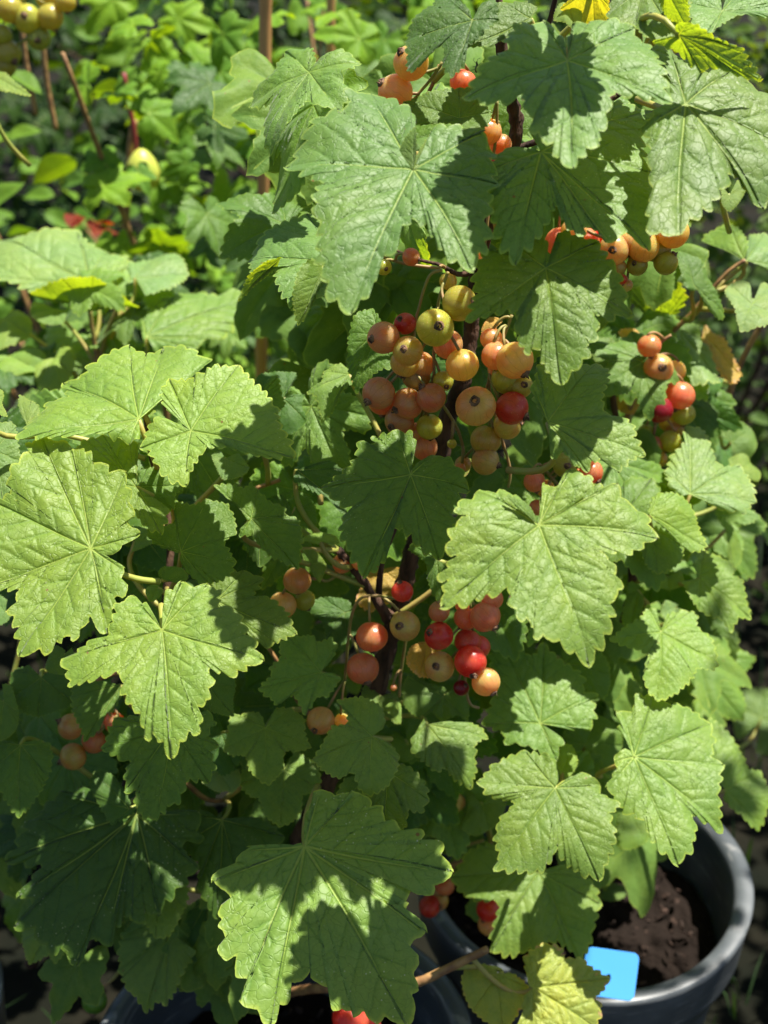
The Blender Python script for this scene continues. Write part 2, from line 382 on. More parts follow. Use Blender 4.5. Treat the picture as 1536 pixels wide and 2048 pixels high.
    a = me.attributes.new('vein', 'FLOAT', 'POINT'); a.data.foreach_set('value', vein)
    a = me.attributes.new('rim', 'FLOAT', 'POINT'); a.data.foreach_set('value', S.astype(np.float32))
    a = me.attributes.new('luv', 'FLOAT_VECTOR', 'POINT'); a.data.foreach_set('vector', np.column_stack([X, Y, X*0]).astype(np.float32).reshape(-1))
    me.materials.append(M_LEAF); me.update(calc_edges=True); me.validate(); return me
def parse(s):
    pts, tips = [], []
    for k, w_ in enumerate(s.split()):
        if w_[-1] == 't': tips.append(k); w_ = w_[:-1]
        x, y = w_.split(','); pts.append((float(x), float(y)))
    return pts, tips
COLS = dict(                      # leaf greens; d, D hold shade in the colour; alpha below 1 = browned
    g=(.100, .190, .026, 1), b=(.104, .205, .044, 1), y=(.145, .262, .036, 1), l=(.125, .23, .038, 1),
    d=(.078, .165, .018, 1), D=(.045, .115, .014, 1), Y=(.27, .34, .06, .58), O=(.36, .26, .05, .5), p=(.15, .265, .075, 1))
PETS = {}
class Bush:
    def __init__(s, name, loc, label, cat, group):
        s.e = thing(name, loc, label, cat, group); s.stem = []; s.n = 0; s.fruit = 0
    def branch(s, pts, radii, H, mat=M_BARK, k=12, jit=.25, name='branch', m=6):
        P = [W(x, y, h) for (x, y), h in zip(pts, H if isinstance(H, (list, tuple)) else [H]*len(pts))]
        Rr = [r*depth(y, (H if not isinstance(H, (list, tuple)) else H[0]))/F for r, (x, y) in zip(radii, pts)]
        Q, S = smoothpath(P, Rr, m); s.stem += Q
        V, Fc = tube(Q, S, k, jit, len(pts)*7+int(pts[0][0])); o = P[0]
        return link(name, mesh(name, local(V, o), Fc, mat), Matrix.Translation(o), s.e)
    def petiole(s, leaf, J, nrm, back, length=.05, mat=None, to=None):
        o = Vector(J)
        if to is None:
            c = [q for q in s.stem if (q-o).length > .01]
            to = min(c, key=lambda q: (q-o-Vector((0, .0, -.03))).length) if c else o+Vector((0, .05, -.05))
        dv = to-o
        if dv.length > length: to = o+dv.normalized()*length
        a = o-nrm*.004; c = a-nrm*.3*(to-o).length+back*.35*(to-o).length
        P = [(1-t)**2*a+2*t*(1-t)*c+t*t*to for t in [i/9 for i in range(10)]]
        P[0] = o-nrm*.0004
        V, Fc = tube(P, [.0010+.00035*i/9 for i in range(10)], 7, .1)
        return link('petiole', mesh('petiole', local(V, o), Fc, mat or M_PET), Matrix.Translation(o), leaf)
    def leaf(s, crop, J, out, H, tilt=(0, .5), col='g', under=False, label=None, pet=None, plen=.05, **bend):
        s.n += 1; rng = random.Random(hash((round(J[0]), round(J[1]), crop)) & 0xffff)
        pts, tips = parse(out) if isinstance(out, str) else out
        jx, jy = px(crop, *J); Jc = camP(jx, jy, H)
        n = Vector((tilt[0], tilt[1], 1)).normalized()
        pc = []
        for (x, y) in pts:
            ux, uy = px(crop, x, y); d = Vector(((ux-768)/F, -(uy-1024)/F, -1)); den = n.dot(d)
            t = n.dot(Jc)/min(den, -.25); pc.append(d*t-Jc)
        far = max(tips, key=lambda i: pc[i].length); u = pc[far].normalized(); v = n.cross(u)
        nn = n
        if under: nn = -n; v = nn.cross(u)
        ctrl = [(p.dot(u), p.dot(v)) for p in pc]
        Rpx = pc[far].length/(-Jc.z)*F*.5
        nres = int(min(420, max(150, Rpx*3.0))); mres = int(min(90, max(18, Rpx*.62)))
        bd = dict(droop=rng.uniform(.05, .12), fold=rng.uniform(.10, .24), curl=rng.uniform(.01, .04), wave=rng.uniform(.03, .055)); bd.update(bend)
        me = leafmesh('leaf', ctrl, tips, nres, mres, rng, bd)
        Mx = Matrix.Identity(4); U, V_, N_ = c2w(u), c2w(v), c2w(nn)
        for i in range(3): Mx[i][0], Mx[i][1], Mx[i][2] = U[i], V_[i], N_[i]
        Jw = c2w(Jc)+CAM; Mx.translation = Jw
        cl = COLS[col]; f = rng.uniform(.9, 1.1); cl = (cl[0]*f*rng.uniform(.98, 1.15), cl[1]*f*.97, cl[2]*f, cl[3]-(.26 if rng.random() < .22 and cl[3] == 1 else 0))
        o = link('leaf', me, Mx, s.e, cl)
        if label: o['label'] = label
        if pet is not False:
            cl_ = sum((Vector(pc[i]) for i in (0, len(pc)-1)), Vector())
            back = c2w(cl_.normalized()) if cl_.length > 0 else -U
            to = W(*px(pet[0], *pet[1]), H+pet[2]) if pet else None
            s.petiole(o, Jw, c2w(n), back, plen if not pet else 1, to=to)
        return o
    def sl(s, crop, J, tip, H, tilt=(0, .5), col='g', wid=1.0, pet=None, under=False, **bend):
        rng = random.Random(int(J[0]*3+J[1])); jx, jy = J; dx, dy = tip[0]-jx, tip[1]-jy
        ctrl, tips = generic(rng, wid)
        pts = [(jx+dx*a-dy*b, jy+dy*a+dx*b) for a, b in ctrl]
        return s.leaf(crop, J, (pts, tips), H, tilt, col, pet=pet, under=under, **bend)
    def fill(s, n, box, H, size, seed, cols='gdD', obj=True, face=(.5, (.1, .9)), droop=70):
        rnd = random.Random(seed); res = []
        for i in range(n):
            x, y = rnd.uniform(box[0], box[2]), rnd.uniform(box[1], box[3]); h = rnd.uniform(*H)
            nrm = Vector((rnd.gauss(0, face[0]), rnd.uniform(*face[1]), 1)).normalized()
            a = R_(-90+rnd.uniform(-droop, droop)); d = Vector((math.cos(a), math.sin(a), 0)); d = (d-nrm*d.dot(nrm)).normalized(); v = nrm.cross(d)
            U, V_, N_ = c2w(d), c2w(v), c2w(nrm); sc = rnd.uniform(*size)
            Mx = Matrix.Identity(4)
            for k in range(3): Mx[k][0], Mx[k][1], Mx[k][2] = U[k]*sc, V_[k]*sc, N_[k]*sc
            Mx.translation = W(x, y, h); c = COLS[rnd.choice(cols)]; f = rnd.uniform(.8, 1.2)
            if s.n < 99:
                s.n += 1; link('leaf', rnd.choice(TEMPL), Mx, s.e, (c[0]*f, c[1]*f, c[2]*f, c[3]))
            else: res.append((Mx, f))
        if res: s.stuff = getattr(s, 'stuff', [])+res
    def finish(s):
        if getattr(s, 'stuff', None):
            o = merged('foliage', s.stuff, TEMPL_LO, Matrix.Translation(Vector(s.e['_o'])))
            f = link('foliage', o, Matrix.Translation(Vector(s.e['_o'])), s.e, (.075, .145, .04, 1)); f['kind'] = 'stuff'
def generic(rng, wid=1.0):
    base = [(-170, .10), (-157, .36), (-142, .52), (-120, .60, 1), (-100, .52), (-88, .50), (-72, .70), (-57, .86, 1), (-44, .74), (-31, .56), (-16, .80), (0, 1.0, 1)]
    L_ = []
    for q in base: L_.append((q[0], q[1]*rng.uniform(.94, 1.06), len(q) > 2))
    for q in base[-2::-1]: L_.append((-q[0], q[1]*rng.uniform(.92, 1.08), len(q) > 2))
    pts = []; tips = []
    for i, (a, r, t) in enumerate(L_):
        pts.append((r*math.cos(R_(a)), r*math.sin(R_(a))*wid)); 
        if t: tips.append(i)
    return pts, tips
def merged(name, items, templ, base, mat=None, seed=1):
    """join many low-detail leaves into one mesh. items: (world matrix, tint)"""
    rnd = random.Random(seed); inv = base.inverted(); Vs, Fs, At, Lu, Ve, Ri = [], [], [], [], [], []; off = 0
    cache = []
    for me in templ:
        v = np.zeros(len(me.vertices)*3, np.float32); me.vertices.foreach_get('co', v)
        q = [tuple(p.vertices) for p in me.polygons]
        def at(nm, w_, d):
            if nm in me.attributes:
                a = np.zeros(len(me.vertices)*w_, np.float32); me.attributes[nm].data.foreach_get('vector' if w_ == 3 else 'value', a); return a
            return np.full(len(me.vertices)*w_, d, np.float32)
        cache.append((v.reshape(-1, 3), q, at('vein', 1, 0), at('rim', 1, 0), at('luv', 3, 0).reshape(-1, 3)))
    for Mx, tint in items:
        v, q, ve, ri, lu = rnd.choice(cache); Mm = np.array(inv @ Mx)
        Vs.append(v @ Mm[:3, :3].T+Mm[:3, 3]); Fs += [tuple(i+off for i in f) for f in q]; off += len(v)
        At.append(np.full(len(v), max(0, min(1, (tint-.6)*1.2)), np.float32)); Lu.append(lu+rnd.random()*20); Ve.append(ve); Ri.append(ri)
    V = np.vstack(Vs); me = bpy.data.meshes.new(name); me.from_pydata(V.tolist(), [], Fs); me.polygons.foreach_set('use_smooth', [True]*len(Fs))
    for nm, d in (('tint', At), ('vein', Ve), ('rim', Ri)):
        a = me.attributes.new(nm, 'FLOAT', 'POINT'); a.data.foreach_set('value', np.concatenate(d))
    a = me.attributes.new('luv', 'FLOAT_VECTOR', 'POINT'); a.data.foreach_set('vector', np.vstack(Lu).astype(np.float32).reshape(-1))
    me.materials.append(mat or M_BACK); me.update(); return me
TEMPL, TEMPL_LO = [], []
for q in range(10):
    rg = random.Random(100+q); c, tp = generic(rg, rg.uniform(.85, 1.1))
    TEMPL.append(leafmesh('leaf', c, tp, 190, 26, rg, dict(droop=rg.uniform(.08, .22), fold=rg.uniform(.1, .3), curl=.06, wave=.045)))
for q in range(6):
    rg = random.Random(300+q); c, tp = generic(rg, rg.uniform(.8, 1.1))
    TEMPL_LO.append(leafmesh('leaf', c, tp, 72, 6, rg, dict(droop=rg.uniform(.1, .3), fold=rg.uniform(.1, .35), curl=.06, wave=.05)))
def ovalmesh(rg):
    V, Fc, ri, lu = [], [], [], []; n, m = 10, 4
    for i in range(n+1):
        u = i/n; wd = .30*math.sin(math.pi*u**.85)**.8
        for j in range(-m, m+1):
            s_ = j/m; V.append((u, wd*s_, -.18*u*u+abs(s_)*wd*.35+.02*math.sin(u*9+s_*3))); lu.append((u, wd*s_, 0)); ri.append(abs(s_)*.9)
    for i in range(n):
        for j in range(2*m): a = i*(2*m+1)+j; Fc.append((a, a+2*m+1, a+2*m+2, a+1))
    me = mesh('oval_leaf', V, Fc, M_BACK)
    a = me.attributes.new('rim', 'FLOAT', 'POINT'); a.data.foreach_set('value', ri)
    a = me.attributes.new('luv', 'FLOAT_VECTOR', 'POINT'); a.data.foreach_set('vector', np.array(lu, np.float32).reshape(-1))
    ve = [max(0, 1-abs(v[1])*60)*.8 for v in V]; a = me.attributes.new('vein', 'FLOAT', 'POINT'); a.data.foreach_set('value', ve)
    return me
OVAL = [ovalmesh(random.Random(i)) for i in range(3)]
# ------------------------------------------------------------------ berries
def berrymesh(seed):
    rg = random.Random(seed); V, Fc, mi = [], [], []; k, n = 32, 22
    ph = [rg.random()*6.28 for _ in range(3)]
    V.append((0, 0, .955))
    for i in range(1, n):
        th = math.pi*i/n
        for j in range(k):
            a = 2*math.pi*j/k; r = 1+.012*math.sin(a*2+ph[0])+.008*math.sin(3*th+a+ph[1])
            z = math.cos(th)*r*.97-.05*math.exp(-(th/.25)**2)+.04*math.exp(-((math.pi-th)/.25)**2)
            V.append((math.sin(th)*math.cos(a)*r, math.sin(th)*math.sin(a)*r, z))
    V.append((0, 0, -.93))
    for j in range(k): Fc.append((0, 1+j, 1+(j+1) % k))
    for i in range(n-2):
        for j in range(k): a = 1+i*k+j; b = 1+i*k+(j+1) % k; Fc.append((a, a+k, b+k, b))
    last = len(V)-1
    for j in range(k): Fc.append((last, last-k+(j+1) % k, last-k+j))
    mi = [0]*len(Fc)
    # dried calyx: collar, ragged sepals, withered tuft
    b0 = len(V); kk = 10
    for (r, z) in ((.27, .93), (.26, 1.03), (.18, 1.05), (.10, .93)):
        for j in range(kk):
            a = 2*math.pi*j/kk; rr = r*(1+.18*rg.uniform(-1, 1)); V.append((rr*math.cos(a), rr*math.sin(a), z+.03*rg.uniform(-1, 1)))
    for i in range(3):
        for j in range(kk): a = b0+i*kk+j; b = b0+i*kk+(j+1) % kk; Fc.append((a, b, b+kk, a+kk)); mi.append(1)
    for q in range(7):
        a = 2*math.pi*q/7+rg.uniform(-.3, .3); d = Vector((math.cos(a), math.sin(a), 0)); pr = Vector((-d.y, d.x, 0)); ln = rg.uniform(.12, .38); o = Vector((0, 0, 1.0))
        i0 = len(V); ro = rg.uniform(.02, .2)
        V += [o+d*.2-pr*.07, o+d*.2+pr*.07, o+d*(.2-ro*.5)+pr*.05+Vector((0, 0, ln*.6)), o+d*(.17-ro)+pr*rg.uniform(-.1, .1)+Vector((0, 0, ln)), o+d*(.2-ro*.5)-pr*.05+Vector((0, 0, ln*.55))]
        Fc += [(i0, i0+1, i0+2, i0+4), (i0+4, i0+2, i0+3)]; mi += [1, 1]
    return mesh('berry', V, Fc, [M_BERRY, M_CALYX], True, mi)
BERRIES = [berrymesh(i) for i in range(6)]
BC = dict(g=(.36, .36, .055, .95), y=(.44, .37, .08, .7), p=(.48, .28, .11, .5), o=(.52, .21, .09, .45), r=(.50, .035, .02, .2), d=(.20, .008, .015, 1), G=(.12, .24, .03, 1), w=(.50, .37, .12, .6))
def cluster(bush, stalk, berries, H, Hb=None, mat=M_PETP, thick=3.2):
    """stalk: (crop, [(x,y)...]); berries: (crop,x,y,r,kind[,cx,cy[,dH]]) r and calyx in crop pixels"""
    Hb = Hb or H; rnd = random.Random(len(berries)*31+int(berries[0][1]))
    P = [W(*px(stalk[0], x, y), H+.004) for x, y in stalk[1]]
    zz = depth(px(stalk[0], *stalk[1][0])[1], H)/F
    Q, S = smoothpath(P, [thick*zz]*len(P), 5); V, Fc = tube(Q, S, 7, .2); o = P[0]; B = []
    for bq in berries:
        c, x, y, r, kd = bq[:5]; X, Y = px(c, x, y); dH = bq[7] if len(bq) > 7 else 0
        hh = Hb+dH; cen = W(X, Y, hh); z = depth(Y, hh); rad = r*OFF[c][2]*z/F
        if len(bq) > 6 and bq[5] is not None:
            ex, ey = (bq[5]-x)/r, -(bq[6]-y)/r; l = math.hypot(ex, ey)
            if l > .96: ex, ey = ex/l*.96, ey/l*.96; l = .96
            ax = c2w(Vector((ex, ey, math.sqrt(1-l*l)))).normalized()
        else: ax = c2w(Vector((rnd.uniform(-.5, .5), -1, rnd.uniform(-.6, -.1)))).normalized()
        top = cen-ax*rad*.93; near = min(Q, key=lambda q: (q-top-Vector((0, 0, .006))).length)
        if (near-top).length < .05:
            mid = (near+top)/2-ax*rad*.5+Vector((0, 0, .002)); pp = [(1-t)**2*top+2*t*(1-t)*mid+t*t*near for t in [i/5 for i in range(6)]]
            tube(pp, [.0006]*6, 6, .1, 0, V, Fc)
        q = Vector((0, 0, 1)).rotation_difference(ax)
        B.append((Matrix.Translation(cen) @ q.to_matrix().to_4x4() @ Matrix.Rotation(rnd.random()*6, 4, 'Z') @ Matrix.Diagonal((rad, rad, rad*rnd.uniform(.95, 1.02), 1)), kd))
    st = link('berry_cluster', mesh('berry_cluster', local(V, o), Fc, mat), Matrix.Translation(o), bush.e)
    for Mx, kd in B:
        c = BC[kd]; f = rnd.uniform(.88, 1.12)
        # mesh is unit sized, the berry shader works in metres through its own scale
        link('berry', rnd.choice(BERRIES), Mx, st, (c[0]*f, c[1]*f*rnd.uniform(.9, 1.1), c[2]*f, c[3]))
    return st

# ================================================================== SETTING
def ground():
    n = 90; V, Fc = [], []; rnd = random.Random(5)
    def co(i): t = i/n*2-1; return t*abs(t)*14
    for i in range(n+1):
        for j in range(n+1):
            x, y = co(j), co(i)+1.5; V.append((x, y, .012*mnoise.noise(Vector((x*3, y*3, 0)))+.006*mnoise.noise(Vector((x*14, y*14, 3)))-.01))
    for i in range(n):
        for j in range(n): a = i*(n+1)+j; Fc.append((a, a+1, a+n+2, a+n+1))
    tag(link('ground', mesh('ground', V, Fc, M_GROUND), Matrix()), kind='structure')
    rnd = random.Random(8); V, Fc = [], []
    for q in range(9000):
        x = rnd.uniform(-.9, 1.3); y = rnd.uniform(.1, 2.6)
        if x < .2 and rnd.random() < .75: continue
        if abs(mnoise.noise(Vector((x*5, y*5, 1)))) < .06 and rnd.random() < .7: continue
        h = rnd.uniform(.02, .07); a = rnd.random()*6.28; d = Vector((math.cos(a), math.sin(a), 0)); pr = Vector((-d.y, d.x, 0))*rnd.uniform(.0008, .0018); l = rnd.uniform(.1, .9)*h
        o = Vector((x, y, -.005)); i = len(V)
        V += [o-pr, o+pr, o+pr*.8+d*l*.4+Vector((0, 0, h*.7)), o-pr*.8+d*l*.4+Vector((0, 0, h*.7)), o+d*l+Vector((0, 0, h))]
        Fc += [(i, i+1, i+2, i+3), (i+3, i+2, i+4)]
    tag(link('grass', mesh('grass', V, Fc, M_GRASS), Matrix()), 'short dark grass and moss on the shaded ground behind the pots', 'grass', kind='stuff')
ground()
def pot(center, H, R, hgt, label, soil_depth=.05, seed=1):
    c = W(center[0], center[1], H); top = c.z; bz = top-hgt
    e = thing('plant_pot', (c.x, c.y, bz), label, 'plant pot', 'black plastic pots the bushes grow in')
    prof = [(.70, 0), (.705, .004), (.865, hgt-.058), (.87, hgt-.054), (.89, hgt-.052), (.905, hgt-.036), (.925, hgt-.036), (.950, hgt-.0358), (.957, hgt-.034), (.958, hgt-.031), (.976, hgt-.008), (.980, hgt-.005),
            (.985, hgt-.0012), (.97, hgt-.0001), (.93, hgt), (.895, hgt-.0008), (.875, hgt-.004), (.868, hgt-.010), (.862, hgt-.03), (.66, .006), (0, .006)]
    prof = [(r*R/.985, z) for r, z in prof]; k = 144; V, Fc = [], []
    rnd = random.Random(seed); p1 = rnd.random()*6
    for (r, z) in prof:
        for j in range(k):
            a = 2*math.pi*j/k; rr = r*(1+.006*math.sin(2*a+p1)+.003*math.sin(3*a))
            if .02 < z < hgt-.05 and r > .7*R: rr *= 1
            V.append((rr*math.cos(a), rr*math.sin(a), z+.0015*math.sin(2*a+1)*(z > .05)))
    for i in range(len(prof)-1):
        for j in range(k): j2 = (j+1) % k; Fc.append((i*k+j, i*k+j2, (i+1)*k+j2, (i+1)*k+j))
    O = Matrix.Translation((c.x, c.y, bz)); body = link('body', mesh('body', V, Fc, M_POT), O, e)
    # raised vertical panels on the outer wall
    V, Fc = [], []
    def rw(z): return ((.705+(z-.004)/(hgt-.062)*.160)*R/.985)+.0012
    for q in range(5):
        a0 = q*2*math.pi/5-1.45; n = 12
        for i in range(9):
            z = .01+i/8*(hgt-.072); 
            for j in range(n+1):
                sk = (i/8)*.35
                a = a0+sk+(j/n)*(.62-.3*(i/8)); V.append((rw(z)*math.cos(a), rw(z)*math.sin(a), z))
        b = q*9*(n+1)
        for i in range(8):
            for j in range(n): a = b+i*(n+1)+j; Fc.append((a, a+1, a+n+2, a+n+1))
    link('panel', mesh('panel', V, Fc, M_POT), O, e)
    # soil
    V, Fc = [], []; n = 40; Rs = .84*R; zs = hgt-soil_depth
    for i in range(n+1):
        for j in range(64):
            a = 2*math.pi*j/64; r = Rs*i/n; x, y = r*math.cos(a), r*math.sin(a)
            V.append((x, y, zs+.012*mnoise.noise(Vector((x*22, y*22, seed)))+.008*mnoise.noise(Vector((x*70, y*70, seed)))+.004*mnoise.noise(Vector((x*190, y*190, seed)))))
    for i in range(n):
        for j in range(64): j2 = (j+1) % 64; Fc.append((i*64+j, i*64+j2, (i+1)*64+j2, (i+1)*64+j))
    link('soil', mesh('soil', V, Fc, M_SOIL), O, e)
    V, Fc = [], []
    for q in range(200):
        a = rnd.random()*6.28; r = Rs*math.sqrt(rnd.random())*.95; o = Vector((r*math.cos(a), r*math.sin(a), zs+rnd.uniform(.0, .010))); s_ = rnd.uniform(.0008, .0034)
        i = len(V); u = Vector((rnd.gauss(0, 1), rnd.gauss(0, 1), rnd.gauss(0, .5))).normalized()*s_; v = Vector((rnd.gauss(0, 1), rnd.gauss(0, 1), rnd.gauss(0, .5))).normalized()*s_*.55; w_ = u.cross(v).normalized()*s_*.35
        for sx in (-1, 1):
            for sy in (-1, 1):
                for sz in (-1, 1): V.append(o+u*sx*rnd.uniform(.6, 1.1)+v*sy*rnd.uniform(.5, 1.1)+w_*sz)
        for f in ((0, 1, 3, 2), (4, 6, 7, 5), (0, 4, 5, 1), (2, 3, 7, 6), (0, 2, 6, 4), (1, 5, 7, 3)): Fc.append(tuple(i+x for x in f))
    ch = link('bark_chips', mesh('bark_chips', V, Fc, M_CHIP, False), O, e); ch['kind'] = 'stuff'
    return e
POT_R = pot((1165, 1738), .596, .101, .20, 'dark grey pot at lower right, with the blue tag on its rim', seed=3)
POT_M = pot((568, 2100), .468, .100, .20, 'dark pot half hidden under the biggest leaf at the bottom', seed=7)
POT_L = pot((-340, 2030), .50, .092, .20, 'dark pot at the lower left corner, mostly in deep shade', seed=9)
# blue tag standing in the pot and leaning over the rim
def plant_tag():
    o = W(1220, 1947, .486); w_, h_, t_ = .0135, .0128, .0011; r = .003
    def rr(w, h, r, n=6):
        return [(sx*(w-r)+r*math.cos(R_(a+i*90/n)), sy*(h-r)+r*math.sin(R_(a+i*90/n))) for sx, sy, a in ((1, 1, 0), (-1, 1, 90), (-1, -1, 180), (1, -1, 270)) for i in range(n+1)]
    hw, hh = 53, 47
    z = depth(1945, .486)/F
    out = rr(hw*z, hh*z, 13*z); n = len(out); k = n
    hole = [(-2*z+5*z*math.cos(2*math.pi*i/n+R_(20)), -9*z+8*z*math.sin(2*math.pi*i/n+R_(20))) for i in range(n)]
    V = [(x, y, 0) for x, y in out]+[(x, y, 0) for x, y in hole]+[(x, y, -t_) for x, y in out]+[(x, y, -t_) for x, y in hole]
    # slight skew and bend so it is not a perfect rectangle
    V = [(x+.10*y, y-.02*x, zz) for x, y, zz in V]
    Fc = []
    for i in range(n):
        j = (i+1) % n; Fc += [(i, j, k+j, k+i), (2*k+i, 3*k+i, 3*k+j, 2*k+j), (i, 2*k+i, 2*k+j, j), (k+i, k+j, 3*k+j, 3*k+i)]
    nrm = c2w(Vector((-.05, .62, 1)).normalized()); U = c2w(Vector((1, -.09, .1))); U = (U-nrm*U.dot(nrm)).normalized(); V_ = nrm.cross(U)
    M = Matrix.Identity(4)
    for i in range(3): M[i][0], M[i][1], M[i][2] = U[i], V_[i], nrm[i]
    M.translation = o
    e = thing('plant_tag', o, 'sky blue plastic tag with a small hole, on the rim of the lower right pot', 'plant tag')
    me = mesh('tag_plate', V, Fc, M_TAG, False); link('tag_plate', me, M, e)
    # strip that runs from the plate down into the soil behind the rim
    zz = z; Pp = [Vector((-20*z, 44*z, -.0008)), Vector((-20*z, 52*z, -.006)), Vector((-20*z, 52*z, -.018)), Vector((-20*z, 10*z, -.052))]
    V, Fc = [], []
    for p in Pp: V += [p+Vector((-12*z, 0, 0)), p+Vector((12*z, 0, 0)), p+Vector((12*z, -.0009, -.0006)), p+Vector((-12*z, -.0009, -.0006))]
    for i in range(3):
        for j in range(4): a = i*4+j; b = i*4+(j+1) % 4; Fc.append((a, b, b+4, a+4))
    link('tag_strip', mesh('tag_strip', V, Fc, M_TAG, False), M, e)
plant_tag()
# canes
def cane(pts, H, r, label, nodes=True):
    P = [W(x, y, h) for (x, y), h in zip(pts, H)]; d = (P[1]-P[0]).normalized(); L_ = (P[1]-P[0]).length
    n = 40; Q = [P[0]+d*L_*i/n for i in range(n+1)]; z = depth(pts[0][1], H[0])/F
    Rr = [r*z*(1.18 if nodes and i % 9 == 4 else 1) for i in range(n+1)]
    V, Fc = tube(Q, Rr, 12, .05); o = Q[-1] if Q[-1].z < Q[0].z else Q[0]
    e = link('garden_cane', mesh('garden_cane', local(V, o), Fc, M_CANE), Matrix.Translation(o)); tag(e, label, 'cane', 'canes staking the rear plants')
cane([(533, -140), (520, 900)], (.86, .86), 13, 'tan cane standing upright at the top, left of the bright serrated leaf')
cane([(663, -140), (655, 900)], (1.0, 1.0), 9, 'thinner pale cane behind the small green berries at the top')
cane([(775, 470), (700, 760)], (.74, .80), 13, 'short sunlit slanting cane below the big upper leaf')
# ================================================================== MAIN BUSH
A = Bush('currant_bush', W(560, 1985, .49)-Vector((0, 0, .03)), 'main currant bush with thick dark stem and hanging pink and red berries in the middle', 'currant bush', 'potted currant bushes')
A.branch([(985, -120), (1000, 70), (1018, 180), (1033, 260), (1005, 360), (968, 480), (945, 600), (940, 680), (922, 770), (893, 850), (873, 940), (845, 1040), (818, 1130), (800, 1210), (776, 1290), (735, 1430), (660, 1560), (600, 1680), (565, 1830), (550, 1990)],
         [11, 12, 13, 14, 14, 14, 15, 15, 17, 18, 18, 17, 17, 18, 18, 18, 18, 18, 19, 20], [.51]*8+[.505]*8+[.50]*4, jit=.4, name='main_stem', m=9)
A.branch([(790, 1235), (760, 1200), (765, 1120), (795, 1040), (800, 960)], [7, 7, 6, 5, 4], .497, name='branch')
A.branch([(778, 1240), (745, 1190), (710, 1140), (675, 1100)], [10, 9, 8, 9], .49, jit=.7)
A.branch([(560, 1990), (620, 1978), (700, 1975), (820, 1968), (900, 1935), (975, 1898)], [9, 9, 9, 9, 8, 7], [.48, .46, .45, .44, .44, .44], mat=M_TWIG, jit=.15)
A.branch([(945, 545), (915, 548), (880, 530), (840, 520), (790, 500)], [7, 5, 4, 3, 2.5], .50, mat=M_BARK)
A.branch([(880, 130), (860, 180), (830, 230), (800, 300)], [4, 4, 4, 4], .50, mat=M_TWIG)
A.branch([(1030, 300), (1120, 260), (1250, 180), (1340, 100)], [7, 6, 5, 4], .52)
A.branch([(1020, 180), (1080, 90), (1110, 0), (1130, -120)], [7, 6, 5, 4], .53)
A.branch([(700, 1480), (610, 1420), (540, 1300), (440, 1180)], [6, 5, 4, 4], .50, mat=M_TWIG)
A.branch([(985, 1690), (930, 1720), (880, 1740), (800, 1790), (640, 1860)], [5, 5, 5, 6, 7], [.52, .52, .52, .51, .5], mat=M_TWIG)
B_ = Bush('currant_bush', W(1180, 1745, .596)-Vector((0, 0, .03)), 'right hand currant bush of pale leaves growing out of the pot with the blue tag', 'currant bush', 'potted currant bushes')
B_.branch([(1268, 1120), (1260, 1200), (1240, 1290), (1228, 1390), (1215, 1500), (1200, 1650), (1190, 1790)], [10, 10, 11, 12, 12, 13, 14], [.60]*7, jit=.4, name='main_stem')
B_.branch([(1268, 1120), (1270, 1000), (1240, 880), (1220, 760)], [9, 8, 7, 6], .61)
B_.branch([(1225, 1420), (1160, 1560), (1120, 1600)], [6, 5, 4], [.60, .57, .55], mat=M_TWIG)
B_.branch([(1205, 1600), (1090, 1640), (990, 1720)], [6, 5, 4], [.60, .58, .55], mat=M_TWIG)
B_.branch([(1240, 880), (1280, 760), (1320, 690), (1380, 630), (1450, 550), (1490, 520)], [6, 6, 6, 5, 4, 4], [.62, .63, .64, .64, .64, .64], mat=M_TWIG)
B_.branch([(1440, 835), (1480, 730), (1530, 640), (1600, 560)], [7, 6, 6, 5], .68, mat=M_TWIG)
C_ = Bush('currant_bush', W(60, 1930, .50)-Vector((0, 0, .03)), 'left hand currant bush with broad sunlit yellow-green leaves', 'currant bush', 'potted currant bushes')
C_.branch([(60, 1930), (130, 1800), (220, 1640), (290, 1480), (325, 1330), (332, 1200), (340, 1060), (300, 900), (290, 820)], [12, 12, 11, 10, 9, 8, 7, 6, 5], [.5, .5, .49, .49, .48, .48, .49, .50, .50], jit=.3, name='main_stem')
C_.branch([(325, 1330), (220, 1350), (100, 1400), (20, 1380)], [5, 5, 4, 3], .51, mat=M_TWIG)
C_.branch([(290, 1480), (400, 1590), (450, 1600)], [6, 5, 4], .50, mat=M_TWIG)
C_.branch([(332, 1200), (400, 1100), (470, 1000), (560, 960)], [6, 5, 4, 4], .52, mat=M_TWIG)
D_ = Bush('currant_bush', Vector((W(190, 800, .74).x, .74, 0)), 'currant bush behind at the left, whose wide pale leaves stand on red-brown stalks', 'currant bush', 'currant bushes standing behind')
D_.branch([(205, 1300), (200, 1000), (196, 740), (192, 700)], [8, 8, 7, 6], .72, mat=M_TWIG, name='main_stem')
D_.branch([(196, 725), (185, 660), (180, 622)], [5, 4.5, 4.5], .72, mat=M_PETP); D_.branch([(200, 720), (212, 670), (238, 612)], [5, 4.5, 4.5], .72, mat=M_PETP)
D_.branch([(300, 1200), (330, 900), (330, 700)], [7, 7, 6], .78, mat=M_TWIG)
